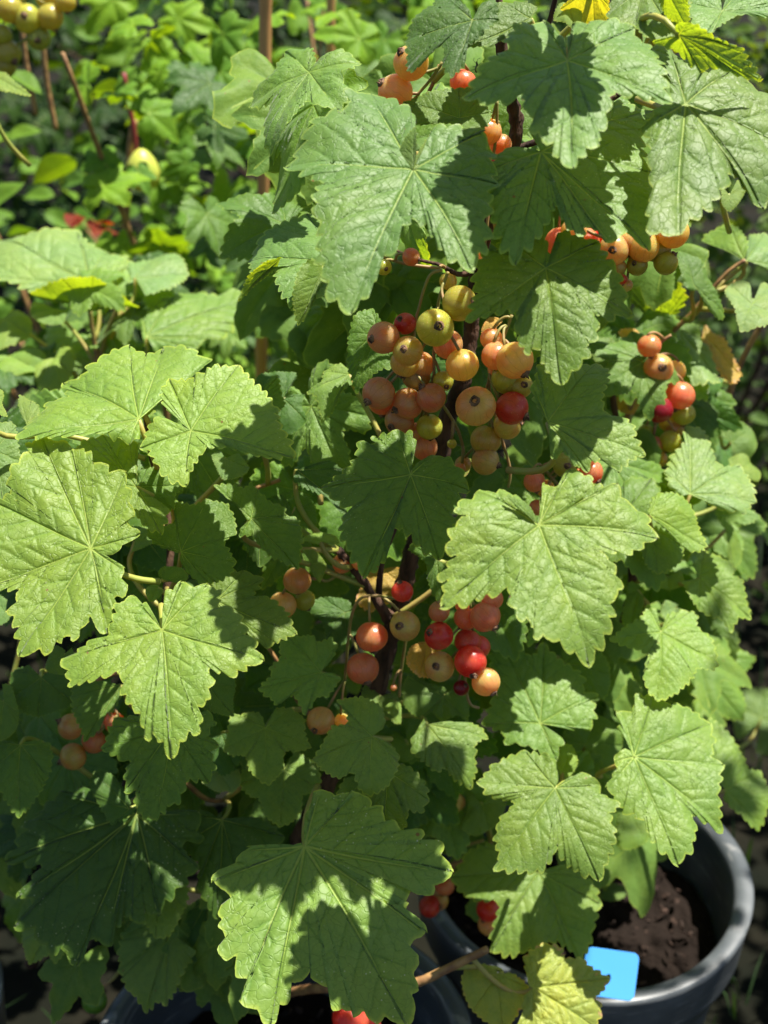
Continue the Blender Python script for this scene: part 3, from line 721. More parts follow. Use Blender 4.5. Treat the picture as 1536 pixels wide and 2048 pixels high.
# ---- leaves of the main bush
a = A.leaf
a(2, (925, 905), "915,865 928,700 905,570 840,560 785,490 690,490t 585,505 580,590 440,620 375,670 330,735 250,840t 330,905 440,965 402,1070 405,1150 430,1230 420,1320 440,1430 480,1530 590,1588t 680,1500 730,1370 815,1320 835,1235 940,1185 1045,1250 1085,1330 1140,1385 1235,1400t 1310,1290 1312,1180 1340,1130 1330,1050 1368,985t 1350,890 1345,790 1290,715t 1160,690 1080,695 1035,730 955,850", .43, (.0, .62), 'b', fold=.10, droop=.03, quilt=.010)
a(2, (925, 905), "925,890 870,860 850,800 905,700 928,680t 940,760 935,850", .4295, (-.6, .2), 'g', pet=False, curl=.0)
a(2, (925, 905), "945,895 1010,860 1060,790 1060,740 1035,712t 980,770 935,850", .4295, (.6, .2), 'g', pet=False, curl=.0)
a(2, (520, 1400), "560,1200 450,1110 360,1115t 250,1170 120,1235 45,1345t 70,1430 200,1405 195,1500 270,1612t 340,1560 450,1600 560,1560", .50, (-.1, .8), 'b')
a(2, (440, 1440), "430,1390 355,1395 300,1480 285,1590 330,1720t 385,1620 440,1540 475,1460", .49, (.5, .1), 'g')
a(2, (215, 1380), "230,1370 120,1400 30,1500 5,1560t 100,1500 200,1430", .498, (0, -1.2), 'y', under=True, pet=False)
a(2, (1240, 110), "1230,60 1130,-20 1050,-60t 1030,20 990,30 920,90 875,185t 880,230 900,330 1050,230 1090,265 1085,330 1125,382t 1190,320 1190,240 1280,190 1370,90t 1360,0 1290,20", .47, (-.2, .5), 'D')
a(3, (270, 100), "285,110 200,160 60,235 0,245 -90,250t -60,150 -20,90 40,30 130,20t 230,10 300,40t 290,80", .485, (0, .5), 'd')
a(2, (1170, 630), "1180,660 960,660 880,600 880,535t 1000,500 1100,480 1170,465t 1260,480 1290,560 1340,600t 1310,690 1200,720", .475, (0, .4), 'd')
a(3, (465, 325), "440,300 445,235 400,150 345,120t 230,150 150,220 150,280 60,340 -10,400 -68,490t 10,520 110,535 225,530 245,630 300,645 295,700 390,755 420,830 492,866t 540,820 585,760 640,745 625,690 690,600 690,510 830,510 1003,522t 985,440 930,280 870,200 810,125t 710,110 600,125 520,115t 490,180 480,290", .435, (0, .75), 'b', fold=.2, droop=.07)
a(3, (325, 812), "290,815 190,780 90,800 60,885t 70,950 50,1010 60,1100 90,1200 150,1290 205,1325t 300,1250 350,1190 375,1140 405,1100 470,1180 520,1240 600,1190 690,1262t 790,1240 900,1262t 940,1130 920,1050 942,1000 905,890t 885,800 880,700 930,590 950,510t 700,500 520,520 400,600 300,640 280,700 310,790", .445, (.1, .6), 'b', fold=.08)
a(3, (1095, 555), "1105,520 1150,380 1140,290 1060,260 1000,210t 920,220 940,290 980,360 1010,520 930,600 895,660t 925,760 930,850 940,1010 930,1150 990,1220 1075,1202t 1160,1140 1230,1080 1230,1020 1290,1020 1330,930 1350,890 1420,920 1470,990 1535,1012t 1640,900 1690,760t 1640,560 1540,480 1500,470 1430,390 1370,360t 1300,350 1220,400 1120,530", .445, (.15, .6), 'b', fold=.14)
a(3, (350, 1430), "335,1410 355,1360 340,1280 250,1260 110,1262t 100,1350 30,1345 -10,1420 -30,1500 -20,1560 -60,1700t 20,1690 110,1665 210,1660 205,1780 250,1860 330,1830 375,1960 445,2003t 520,1950 570,1890 560,1810 620,1790 630,1740 590,1650 680,1690 760,1660 803,1650t 760,1560 740,1470 680,1400 630,1280t 530,1262 430,1250 420,1330 372,1415", .42, (.0, .45), 'g', fold=.14)
a(6, (362, 545), "345,520 300,420 280,350t 310,280 330,240 440,230 560,200 630,180t 672,220 682,290 660,380 655,450 695,515 780,515 830,570 822,605 865,650 872,690t 800,730 740,782t 680,740 610,742 570,790t 500,760 450,705 395,710t 380,650 395,590", .405, (-.15, .5), 'l', pet=(6, (150, 800), .03), fold=.12)

a(3, (1290, 60), "1285,40 1270,-10 1190,-50 1110,10t 1110,80 1180,165 1240,165t 1330,110 1420,90 1540,85 1640,60t 1600,-60 1400,-90t 1310,0", .475, (.1, .8), 'b')
a(3, (1060, 190), "1040,160 1060,110 1110,120t 1180,150 1260,210 1380,260 1420,310 1492,405t 1400,390 1290,350 1180,360t 1120,330 1000,260 935,228t 1000,200", .44, (0, -1.4), 'l', under=True)
a(3, (880, -60), "840,-60 720,-30 690,60t 710,120 830,130t 900,205 1043,182t 1060,120 1110,60 1100,-60t 950,-90", .475, (-.1, .8), 'g')
a(3, (980, -80), "940,-60 960,20 1000,90 1100,130t 1115,70 1105,0 1080,-90t", .452, (-.2, -1.3), 'y', under=True)
a(3, (600, -60), "560,-40 480,0 430,40t 520,110 560,140 610,130t 690,100 690,40t 680,-60", .485, (0, -1.3), 'Y', under=True)
a(3, (470, 20), "440,10 400,60 400,100t 450,120 510,150t 540,110 540,60t", .49, (0, .3), 'y')
a(6, (315, 1095), "285,1085 240,1000 170,930 90,910 0,908t -40,940 -130,1000 -80,1070 -150,1120 -172,1210 -130,1260 -200,1350 -160,1390 -198,1430 -185,1500t -90,1500 20,1460 150,1440 165,1530 205,1600 270,1620 310,1690 400,1710 480,1750 592,1792t 650,1720 700,1600 700,1500 750,1440 712,1340 640,1262 720,1250 800,1248 890,1190 933,1140t 880,1020 790,970 722,890t 610,895 600,860 490,810t 430,850 405,890 360,880t 325,970 312,1060", .375, (.05, .5), 'l', fold=.16, quilt=.011, droop=.03)
a(6, (300, 1085), "290,1060 210,990 170,940 165,925t 230,960 280,1020 300,1060", .3745, (.5, .3), 'g', pet=False)
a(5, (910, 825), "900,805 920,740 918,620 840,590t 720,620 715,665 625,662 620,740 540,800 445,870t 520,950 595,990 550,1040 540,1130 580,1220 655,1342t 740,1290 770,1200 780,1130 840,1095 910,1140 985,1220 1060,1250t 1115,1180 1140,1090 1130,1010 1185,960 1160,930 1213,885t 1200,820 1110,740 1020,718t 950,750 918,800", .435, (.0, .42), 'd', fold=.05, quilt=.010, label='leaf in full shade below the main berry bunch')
a(5, (60, 1060), "40,1070 -20,980 -130,880t -40,880 20,900 60,870 90,905t 150,965 240,1000 245,1045t 300,1060 330,1150 325,1220 310,1310t 200,1280 140,1240 60,1150 0,1150t 10,1100", .47, (.2, .3), 'd')
a(5, (430, 1180), "420,1200 340,1170t 350,1150 420,1130t 500,1150 530,1180t 480,1200", .475, (0, .7), 'y')
a(5, (380, 1300), "330,1230 400,1230 460,1300t 455,1340 430,1400 370,1330t", .48, (.6, .1), 'g')
a(5, (730, 60), "760,20 700,-60t 620,-20 580,120 570,210t 590,300 610,370t 690,300 760,260 830,250t 820,150", .505, (-.2, .2), 'd')
a(5, (580, 290), "590,270 540,235 450,270t 440,330 360,380t 400,400 420,460 430,505t 480,470 530,380 600,340t", .515, (-.1, .6), 'l')
a(5, (230, 420), "250,380 300,290 250,275t 120,280 80,330t 80,420 180,540 200,590t 280,600 350,530t 330,450 340,400t 280,400", .53, (0, .3), 'D')
a(5, (300, 800), "280,850 350,900 500,960t 560,1020 560,900 540,800t 480,760 400,780 290,830t", .50, (0, .5), 'D')
a(5, (300, 1000), "250,960 350,940 390,980t 410,1060 390,1110t 330,1100 250,1080t", .50, (0, .4), 'd')
a(5, (560, 1560), "600,1540 560,1490 430,1480t 350,1530 420,1590 450,1640t 480,1740 560,1720t 660,1640 700,1590 720,1520t 640,1540", .505, (0, .5), 'D')
a(5, (1050, 1280), "1080,1250 1000,1240 920,1195t 900,1220 990,1290 1000,1380t 1030,1470 1080,1550t 1130,1480 1120,1380 1100,1300t", .485, (-.4, .3), 'd')
a(5, (430, 1880), "450,1860 500,1790 512,1735t 480,1700 420,1725 380,1690 290,1690t 215,1720 215,1800 160,1850 165,1890 100,1962t 150,2005 200,2045 250,1990 300,2020 345,2092t 400,2020 470,2000 532,1918t 500,1885 450,1895", .465, (-.1, .4), 'l')
a(8, (705, 515), "740,490 770,450 760,370 690,320 600,300 515,312t 560,370 575,445 490,470 430,560 385,625t 440,690 530,735 605,705 640,790 690,820t 780,775 830,700 842,620t 810,560 750,525", .435, (-.1, .45), 'l')
a(8, (785, 700), "760,680 690,740 560,740 512,860t 600,905 685,880 680,960 700,1060 752,1112t 850,1050 890,960 880,905 960,912 1003,850t 985,760 920,700 860,660t 820,670", .44, (0, .45), 'g', fold=.08)
a(8, (135, 470), "128,440 110,400 60,385 0,400 -50,395t -60,480 -85,580t -30,620 30,622 50,690 90,730 150,757t 220,700 240,600 300,590 372,565t 340,490 345,430 270,365t 200,370 150,440", .465, (0, .45), 'l')
a(8, (235, 690), "240,660 200,650 100,640t 20,690 0,765t 60,835 100,840 140,940 215,995t 290,960 330,900 335,830 423,795t 420,700 370,640 300,600t 260,650", .475, (.1, .5), 'l', droop=.03)
a(8, (995, 450), "980,420 950,470 920,530t 925,600 1000,660 1050,700 1100,680 1170,740 1240,762t 1265,680 1255,560 1320,512t 1290,460 1200,440 1080,445t 1020,450", .48, (.1, .5), 'l', fold=.05, label='leaf with a round double shadow near the lower berries')
a(8, (1085, 300), "1100,260 1000,230 900,190t 870,270 880,350 960,420t 1020,380 1080,432t 1160,400 1215,430t 1210,300 1150,240t", .50, (0, .4), 'd')
a(8, (745, 300), "740,280 690,230 655,260t 660,330 740,380t 800,420 840,440t 860,340 820,280t", .50, (.1, .5), 'g')
a(8, (830, 330), "810,320 780,340 770,370t 820,410 855,440t 860,370 850,330t", .49, (0, .6), 'y')
a(8, (890, 560), "870,520 810,500t 800,560 830,610t 880,650 930,620t 930,560", .50, (.1, .4), 'g')
a(8, (345, 1100), "325,1085 240,1100 130,1090 55,1115t -20,1150 -60,1200 -115,1270t -60,1370 -110,1480 -80,1560 -95,1640 -30,1700 20,1800 30,1930t 90,2000 160,2035t 230,1950 290,1820 345,1805 420,1790 480,1890 540,1980 590,1950 650,1990 720,2010 790,2030 875,2030t 930,1940 935,1830 945,1730 920,1600 962,1530t 920,1450 850,1385 960,1340 1050,1312 1118,1220t 1070,1110 970,1080 960,1030 850,1010 750,950 700,850 600,830t 500,810 420,830t 360,900 340,1000", .396, (-.03, .6), 'l', fold=.09, droop=.02, label='largest leaf, upper half in shade and lower half sunlit')
a(8, (1380, 1785), "1370,1770 1340,1742 1240,1730t 1185,1800 1200,1900 1240,1975t 1320,2040 1400,2085t 1490,1980 1532,1850t 1450,1780 1400,1790", .44, (-.2, .5), 'Y', label='small yellow leaf with browned crinkled margin', wave=.06)
a(9, (285, 1855), "262,1850 245,1760 240,1690t 300,1640 340,1618t 430,1640 450,1700 550,1690 600,1740 692,1800t 660,1870 620,1900 645,1960 625,2060t 500,2150 300,2160t 200,2100 230,2000 235,1900t", .43, (.1, .55), 'Y', label='yellowing leaf in front of the blue tag', quilt=.03, fold=.16)
a(5, (760, 1330), "740,1340 660,1340 640,1440t 620,1500 700,1540t 800,1500 850,1400t 870,1340 800,1320", .515, (0, .4), 'O', label='pale yellowing leaf hanging behind the forked stems', pet=False)
a(5, (1000, 1720), "980,1715 920,1740 890,1790t 900,1850 960,1900t 1040,1890 1090,1840t 1060,1740", .475, (0, .4), 'O', label='orange brown leaf scrap behind the red berries', pet=False)
a(2, (1330, 1690), "1320,1700 1290,1760 1320,1810t 1350,1790 1370,1740 1398,1715t 1370,1690", .50, (.3, .2), 'O', pet=False, wave=.1)
a(5, (1200, 740), "1180,740 1150,760 1150,790t 1200,830 1230,780t 1230,740", .49, (0, .4), 'Y', pet=False)
a(2, (1440, 1330), "1430,1320 1400,1260 1450,1180t 1500,1260 1490,1340", .50, (.3, .2), 'O', pet=False, wave=.1)
A.sl(0, (1215, -250), (1175, -55), .437, (0, .6), 'b')  # leaf added above the frame to cast shade on the top leaf
# ---- right bush
b = B_.leaf
b(6, (905, 1040), "895,1020 920,960 950,925t 1030,930 1120,980 1170,1080 1222,1190t 1150,1222 1090,1180t 1000,1110 930,1070", .52, (.2, .5), 'y')
b(6, (900, 1100), "930,1080 1010,1110 1090,1210t 1060,1300 960,1340t 880,1280 850,1180t", .53, (.1, .4), 'g')
b(6, (1120, 930), "1080,940 1010,880 1000,800t 1030,720 1090,650 1120,550t 1190,560 1240,700 1290,765 1400,760t 1450,860 1465,960t 1400,1025 1310,1020 1230,975t 1160,940", .55, (.15, .7), 'p')
b(6, (1170, 1380), "1150,1350 1130,1260 1200,1220t 1290,1270 1350,1335 1340,1375 1390,1400 1420,1480 1455,1570t 1380,1590 1350,1645t 1290,1590 1230,1580 1170,1540t 1110,1480 1085,1400t 1130,1390", .55, (.15, .7), 'y')
b(6, (965, 1665), "945,1640 930,1555 890,1530t 860,1590 810,1620 705,1690t 800,1745 900,1790 890,1850 880,1920 955,2012t 1040,1990 1120,1920 1160,1860 1230,1862 1272,1830t 1230,1700 1160,1640 1150,1560 1080,1548t 1010,1570 978,1640", .52, (.1, .7), 'y')
b(6, (1040, 1530), "1060,1520 990,1500 970,1560t 1020,1640 1080,1640t 1110,1560", .58, (.1, .6), 'p')
b(6, (960, 1230), "1000,1210 1080,1260t 1150,1290 1160,1220t 1100,1200", .56, (.2, .7), 'p')
b(6, (1000, 1370), "960,1340 920,1300t 930,1400 1010,1440t 1090,1400 1060,1330t", .56, (.2, .7), 'y')
b(6, (840, 1440), "860,1420 800,1400 780,1470t 760,1600 800,1640t 860,1560 870,1480t", .56, (0, .4), 'd')
b(9, (320, 445), "350,452 460,462 580,462t 612,390 600,300 612,290t 545,260 550,200 520,155 450,110 345,12t 300,60 285,95 250,60 170,0 100,-25t 62,40 60,150 72,240 60,350 22,440t 120,490 140,540 270,572 330,600 400,622t 432,550 410,500", .50, (-.05, .55), 'l', fold=.06, label='leaf behind the lowest orange berry, berry shadow on its left edge')
b(9, (400, 790), "405,770 420,740 400,650 350,620 240,588t 180,600 100,650 40,700 -5,755t 60,830 180,860 160,910 100,965 90,1070 110,1150 88,1212t 200,1222 310,1225 385,1170 398,1110 450,1160 520,1220 640,1262t 690,1150 712,1050 690,930 740,880 655,830 640,770t 600,720 540,710t 470,740 425,775", .455, (0, .55), 'l', fold=.12)
b(9, (820, 625), "800,620 790,575 730,605 715,650t 740,700 830,700 850,560 800,540 750,460 752,380t 820,370 830,312 920,295t 990,340 1080,350 1170,390 1235,440t 1250,540 1230,612 1282,670t 1270,800 1275,870 1300,1002t 1200,960 1110,895 1145,960 1150,1020 1110,1140 1060,1182t 980,1140 930,1080 900,1020 860,960 740,880 692,780t 720,700 760,640", .47, (.15, .6), 'l', fold=.12, droop=.03)
b(9, (310, 1240), "290,1220 100,1100 -50,1110 -90,1170 -140,1250t -100,1330 0,1390 100,1400 90,1480 70,1640t 200,1662 330,1620 430,1600 540,1682t 590,1620 620,1500 642,1400t 620,1320 540,1240t 420,1200", .50, (0, .6), 'l', fold=.12)
b(9, (1310, 800), "1270,760 1230,600 1208,400t 1290,460 1360,560 1430,680 1495,700t 1530,820 1530,890 1490,1010t 1400,950 1340,900 1300,840t", .56, (.3, .6), 'y')
b(9, (800, 930), "760,860 730,950 735,1090t 800,1110 890,1070t 900,980 860,900t", .55, (0, .6), 'y')
b(9, (440, 700), "430,720 400,640t 430,560 490,560t 520,640 500,700t 460,740", .50, (0, .5), 'y')
b(9, (560, 560), "520,620 450,520t 480,430 620,400t 730,460 760,560t 700,680 560,720t", .56, (0, .3), 'd')
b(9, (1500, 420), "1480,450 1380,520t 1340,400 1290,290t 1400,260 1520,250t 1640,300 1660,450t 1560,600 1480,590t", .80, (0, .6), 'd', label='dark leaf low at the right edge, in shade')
b(9, (450, 120), "430,150 500,180 560,300t 680,300 700,180t 660,80 560,30t 430,60", .56, (.1, .3), 'd')
b(9, (60, 860), "-20,820 0,920 10,1010t 60,1000 100,930t 120,850 90,800t", .54, (0, .5), 'd')
b(8, (1290, 880), "1260,860 1220,800t 1210,920 1180,1000 1260,1040 1330,1010t 1370,980 1420,870t 1340,820", .52, (.1, .5), 'g')
b(8, (1080, 1060), "1050,1030 1000,960t 990,1050 1080,1140t 1140,1110 1170,1040t 1120,1010", .54, (0, .4), 'g')
b(9, (760, 1310), "700,1290 660,1310t 640,1370 700,1390t 770,1370 775,1320t", .60, (0, .7), 'g')
b(3, (1410, 1390), "1400,1370 1300,1300 1180,1262t 1250,1200 1330,1180t 1400,1240 1430,1330", .64, (-.5, .5), 'y', fold=.02)
b(3, (1420, 1390), "1430,1370 1440,1260 1536,1220t 1600,1300 1620,1420t 1520,1430", .64, (.3, .7), 'p')
b(3, (1450, 1625), "1475,1600 1440,1580 1430,1490 1340,1510t 1310,1560 1330,1610 1370,1690 1400,1745t 1500,1742 1640,1700t 1640,1560 1560,1490t 1500,1500", .60, (.1, .8), 'p')
b(3, (960, 1740), "940,1700 860,1640 790,1560t 800,1480 880,1430 960,1440t 1040,1480 1100,1580t 1060,1650 990,1700", .66, (0, -1.3), 'y', under=True)
b(3, (930, 1420), "900,1430 870,1400t 900,1380 980,1440 1060,1520t 1000,1530", .68, (.1, .9), 'p')
b(3, (1140, 1520), "1180,1540 1100,1540 1060,1400 1090,1310t 1180,1400 1240,1520 1320,1670t 1270,1680 1200,1600t", .60, (.3, .3), 'd')
b(3, (1200, 1500), "1190,1510 1140,1430 1130,1330t 1180,1350 1230,1440t 1225,1500", .62, (.5, .6), 'l')
b(3, (1060, 1760), "1040,1770 1060,1850 1100,1950 1150,2030t 1220,2030 1280,2010t 1240,1900 1180,1810t 1120,1780", .66, (.1, .8), 'p')
b(3, (1200, 1800), "1180,1810 1200,1740t 1240,1780 1300,1820 1370,1920 1400,1990t 1350,2040 1300,2000 1200,1900 1165,1850t", .655, (.2, .3), 'O', label='leaf turning orange brown by the right berries')
b(3, (700, 1800), "720,1830 640,1820 580,1800t 600,1900 680,1990t 780,1960 800,1850t 780,1790 720,1760t", .64, (0, .4), 'g')
b(3, (780, 1790), "770,1830 740,1770t 800,1750 850,1770t 830,1830 790,1880t", .63, (0, .6), 'O')
b(6, (830, 300), "850,330 790,290 775,230t 850,220 930,260t 930,320 880,350", .63, (.1, .4), 'O', label='orange withering leaf among the right hand berries')
b(6, (790, 410), "830,400 790,350 690,345t 700,430 750,490t 820,500 860,420t", .63, (0, .4), 'O')
b(6, (1340, 650), "1300,640 1260,560t 1360,530 1450,570t 1480,660 1430,740t 1340,740", .66, (.1, .4), 'd')
b(6, (1370, 800), "1340,790 1330,740t 1400,715 1450,760t 1500,800 1490,850t 1420,840", .62, (.3, .7), 'y')
b(6, (1210, 560), "1200,590 1160,500t 1180,440 1240,450t 1290,540 1280,620t", .66, (.1, .3), 'd')
b(6, (1310, 1120), "1290,1100 1290,1060t 1340,1100 1400,1200t 1410,1270 1370,1310t 1320,1220", .62, (.4, .3), 'y')
b(3, (1330, 1040), "1310,1020 1290,990t 1290,1080 1340,1120t 1400,1050 1430,960t 1370,960", .55, (.2, .4), 'g')
b(6, (760, 900), "730,880 690,830t 700,960 760,1010t 840,980 860,900t 830,860", .57, (0, .4), 'd')
# ---- left bush
c = C_.leaf
c(4, (485, 1220), "505,1235 580,1255 650,1215 728,1132t 690,1090 702,960 655,820t 560,800 480,735 455,690 380,700t 350,650 285,645 220,628t 160,650 150,720 70,830 62,910 95,970 20,955 -60,955t -100,1100 -90,1200 -120,1300 -100,1430t 0,1432 90,1440 100,1480 68,1570 100,1640 110,1780t 260,1765 350,1700 400,1720 470,1600 560,1655t 620,1560 612,1500 660,1490 652,1400 650,1330t 590,1270 510,1245", .415, (-.05, .5), 'y', fold=.18, quilt=.011, droop=.02, pet=(4, (850, 1395), .01))
c(4, (865, 1655), "855,1640 830,1600 780,1520 700,1470t 660,1500 630,1510 600,1600 550,1700 450,1730 338,1812t 350,1870 380,1940 500,1920 650,1893 655,1950 690,2050 740,2107 780,2207 835,2217 912,2307t 1000,2200 1060,2177 1062,2077 1110,2037 1130,1937 1112,1870 1240,1877 1383,1798t 1310,1660 1250,1550 1160,1525 1165,1430 1100,1408t 1020,1412 970,1400t 900,1450 868,1550 868,1640", .385, (-.02, .55), 'y', fold=.10, quilt=.010, droop=.03, pet=(4, (860, 1520), .02))
c(4, (1018, 592), "1005,595 950,560 860,530 800,570 753,675t 790,700 830,760 880,830 985,872t 1015,800 1060,740 1120,690 1220,680 1400,722 1560,712t 1540,640 1480,540 1470,470 1415,390 1350,330 1270,238t 1130,262 1100,290 1000,325 905,312t 868,370 875,460 950,520 1005,575", .445, (0, .55), 'y', fold=.16, quilt=.011, droop=.03)
c(4, (740, 530), "738,550 745,620 690,632t 560,605 380,640 110,620t 130,560 170,490 230,450 240,420 350,370 328,290t 440,275 480,240 560,190 690,132t 780,180 800,150 870,128t 990,150 1112,212t 1080,250 1000,300 900,330 870,400 850,440 790,480 748,518", .46, (0, .95), 'y', fold=.12, quilt=.010, droop=.05)
c(4, (770, 500), "760,530 745,490t 800,475 830,485t 800,510", .465, (0, .3), 'y')
c(4, (725, 890), "728,870 722,760 720,645t 660,620 530,600t 430,640 380,740 420,860t 560,960 690,990 760,1080 850,1120t 890,1030 830,970 750,905", .455, (-.1, .5), 'l', fold=.14)
c(4, (745, 885), "740,870 745,810 790,785t 860,800 910,840 990,880t 935,930 930,1000 850,1010t 780,940", .462, (.2, .2), 'd')
c(4, (965, 1235), "948,1245 880,1215 825,1190t 790,1120 900,1090 940,1060 925,960t 1000,980 1040,985 1100,955t 1200,975 1245,1050 1255,1130t 1195,1185 1252,1285t 1205,1362 1110,1402t 1050,1390 995,1340t 960,1275", .45, (0, .3), 'd', fold=.03, label='round leaf in shade between the sunlit leaves on the left')
c(4, (870, 1385), "900,1390 960,1400 1005,1370t 960,1320 880,1315 848,1340t 850,1370", .44, (.2, .4), 'd')
c(4, (840, 1430), "850,1410 790,1420t 775,1450 800,1500t 850,1480 870,1440t", .438, (0, .7), 'l')
c(4, (1150, 1500), "1165,1490 1110,1450 1150,1380t 1220,1350 1300,1335t 1400,1375t 1345,1480 1440,1480 1530,1560 1570,1660t 1500,1700 1430,1732t 1350,1690 1260,1600 1200,1570t 1160,1530", .455, (.1, .5), 'g', fold=.1)
c(4, (1200, 740), "1180,700 1130,720t 1160,800 1200,850t 1300,820 1325,780t 1270,710", .49, (0, .7), 'b')
c(4, (720, 1180), "700,1140 690,1100t 800,1110 860,1150t 820,1190 700,1240t", .49, (.1, .8), 'b')
c(7, (920, 470), "930,440 850,420 760,400 620,428t 550,575t 600,612 690,650 660,710 670,795t 722,800 720,870 760,930 820,943t 900,870 950,862 990,750 1040,740 1110,742t 1142,670 1120,600 1148,555t 1110,490 1145,430 1100,388t 1000,400 940,440", .43, (.05, .45), 'd', fold=.08)
c(7, (640, 240), "650,260 560,230 400,240 378,300t 395,400 430,470 450,532t 520,480 560,390 600,380t 650,290", .47, (0, .4), 'd')
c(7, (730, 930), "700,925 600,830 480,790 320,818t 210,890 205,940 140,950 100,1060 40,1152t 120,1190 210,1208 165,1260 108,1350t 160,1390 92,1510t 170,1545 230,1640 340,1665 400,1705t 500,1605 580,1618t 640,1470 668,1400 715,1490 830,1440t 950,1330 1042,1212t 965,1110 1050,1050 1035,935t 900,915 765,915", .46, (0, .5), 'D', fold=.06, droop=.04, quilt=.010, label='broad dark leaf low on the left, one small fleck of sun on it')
c(7, (690, 900), "700,870 600,720 500,700t 480,780 515,860t 560,930 600,978t 700,930 740,870t", .455, (0, .4), 'D')
c(7, (300, 1500), "340,1480 200,1450 120,1560t 120,1620 150,1720t 250,1680 290,1715t 400,1600 420,1500t", .465, (0, .5), 'l')
c(7, (850, 1300), "830,1290 740,1280 700,1350t 650,1400 700,1480t 760,1490 830,1580t 900,1570 950,1500 985,1420t 1000,1370 990,1290t 920,1270", .46, (.1, .6), 'l', fold=.12)
c(7, (900, 1560), "880,1560 760,1550 690,1520t 640,1640 640,1760t 680,1870 720,1900 770,1980t 830,1930 880,1938t 930,1870 980,1760 1032,1660t 960,1640 950,1540t", .465, (.05, .45), 'l', fold=.10)
c(7, (1185, 960), "1170,950 1080,910 1000,930t 1020,1010 960,1090t 1060,1200 1060,1320t 1110,1420 1150,1465t 1230,1380 1260,1250t 1420,1180 1500,1050t 1400,960 1210,950", .47, (.05, .4), 'D')
c(7, (1100, 1400), "1060,1380 980,1460t 940,1560 940,1700t 1040,1720 1060,1750 1140,1782t 1190,1700 1250,1760t 1300,1600 1280,1450t 1180,1400", .48, (.1, .4), 'D')
c(7, (990, 1600), "960,1640 940,1760 940,1840t 980,1875 1030,1820t 1045,1730 1030,1640t", .475, (.3, .3), 'd')
c(7, (110, 560), "130,545 200,540 260,560t 275,640 250,730t 200,830 90,930t 30,860 -20,760 -60,700t -60,600 -20,540t 80,550", .46, (0, .4), 'd')
c(7, (220, 200), "240,180 340,150 390,330t 300,380 200,405t 120,380 60,300t 60,180 150,140t", .48, (0, .3), 'D')
c(7, (340, 80), "350,60 290,30 245,130t 260,170 340,178t 400,120 380,40t", .46, (0, .5), 'd')
c(7, (1110, 240), "1130,220 1120,170t 1220,170 1255,240t 1240,330 1240,400t 1150,390 1080,350t 1070,260", .46, (.1, .4), 'd')
c(7, (1170, 700), "1150,690 1090,740 1080,760t 1160,810 1210,800 1240,810t 1280,760 1270,690t", .47, (0, .7), 'p')
c(7, (1180, 500), "1160,460 1120,480 1100,620t 1180,720 1250,690t 1290,600 1280,480t", .475, (0, .3), 'D')
c(7, (20, 330), "0,300 -60,240 -100,300t -80,450 0,530t 80,480 95,380t 60,250 10,240t", .465, (0, .4), 'd')
c(4, (150, 560), "150,580 110,480 100,390t 150,420 200,450t 210,520", .49, (0, .5), 'l')
c(4, (-30, 700), "-40,640 -60,560t 30,540 80,560t 100,700 120,760t 60,900 20,950t -60,900", .47, (.3, .6), 'b')
c(4, (-60, 420), "-80,390 0,370 20,400t 10,440 35,500t 0,500 -60,480", .46, (.1, .7), 'y')
c(4, (30, 1560), "40,1500 0,1470 -60,1460t -80,1600 -40,1640t 40,1610 75,1530t", .50, (0, .6), 'b')
c(4, (1390, 980), "1400,940 1300,900 1200,880t 1180,980 1260,1130t 1380,1300t 1480,1250 1500,1100t", .50, (0, .4), 'D')
c(4, (1300, 500), "1340,460 1460,300 1500,380t 1520,450 1480,500 1500,600t 1400,650", .50, (.2, .3), 'd')
# ---- rear left bush
d = D_.leaf
d(1, (478, 1662), "460,1655 330,1590 180,1525t 260,1490 340,1468t 430,1450 500,1455t 600,1530 740,1600t 640,1600 540,1640 490,1660", .715, (0, -1.3), 'y', under=True, fold=.03)
d(1, (470, 1500), "440,1530 250,1560 100,1520 -60,1470t -80,1350 0,1245t 200,1235 400,1200t 480,1280 560,1300t 640,1350 670,1420t 560,1500", .735, (0, 1.0), 'p', fold=.1, label='wide pale leaf crossed by a soft shadow')
d(1, (630, 1640), "600,1620 500,1520 480,1420t 520,1340 600,1330t 680,1360 700,1440t 760,1500 775,1590t 700,1600", .725, (.1, .9), 'p')
d(1, (720, 1480), "700,1500 690,1410 800,1370t 900,1350 950,1360 1003,1450t 950,1510 880,1545 780,1570t", .73, (.2, .9), 'p')
d(1, (780, 1800), "770,1840 750,1740 760,1680t 840,1600 960,1540t 1050,1530 1180,1545 1270,1490 1352,1520t 1290,1620 1240,1720 1180,1790t 1100,1820 1030,1845t 900,1850 820,1860", .70, (.1, .9), 'l', fold=.06)
d(1, (20, 1700), "0,1700 -100,1760 -60,1850t 50,1830 150,1780t 160,1700 60,1650t", .74, (0, .8), 'l')
d(1, (50, 1900), "30,1920 -60,1900 -80,1980t 60,2000 200,1960t 240,1890 150,1840t", .72, (0, .8), 'y')
d(1, (300, 1900), "280,1930 200,1950 200,2040t 300,2060 380,2000t 400,1900 330,1830t", .72, (0, .8), 'y')
d(1, (300, 1650), "280,1650 180,1600 160,1660t 220,1720 330,1720t 350,1660", .73, (0, .8), 'l')
d(1, (940, 1580), "900,1600 770,1680 760,1560t 850,1500 980,1530t 1020,1590", .76, (0, .3), 'D')
d(1, (-40, 400), "-60,360 0,380t 60,420 155,490t 60,485 -60,480t", .70, (0, .8), 'y')
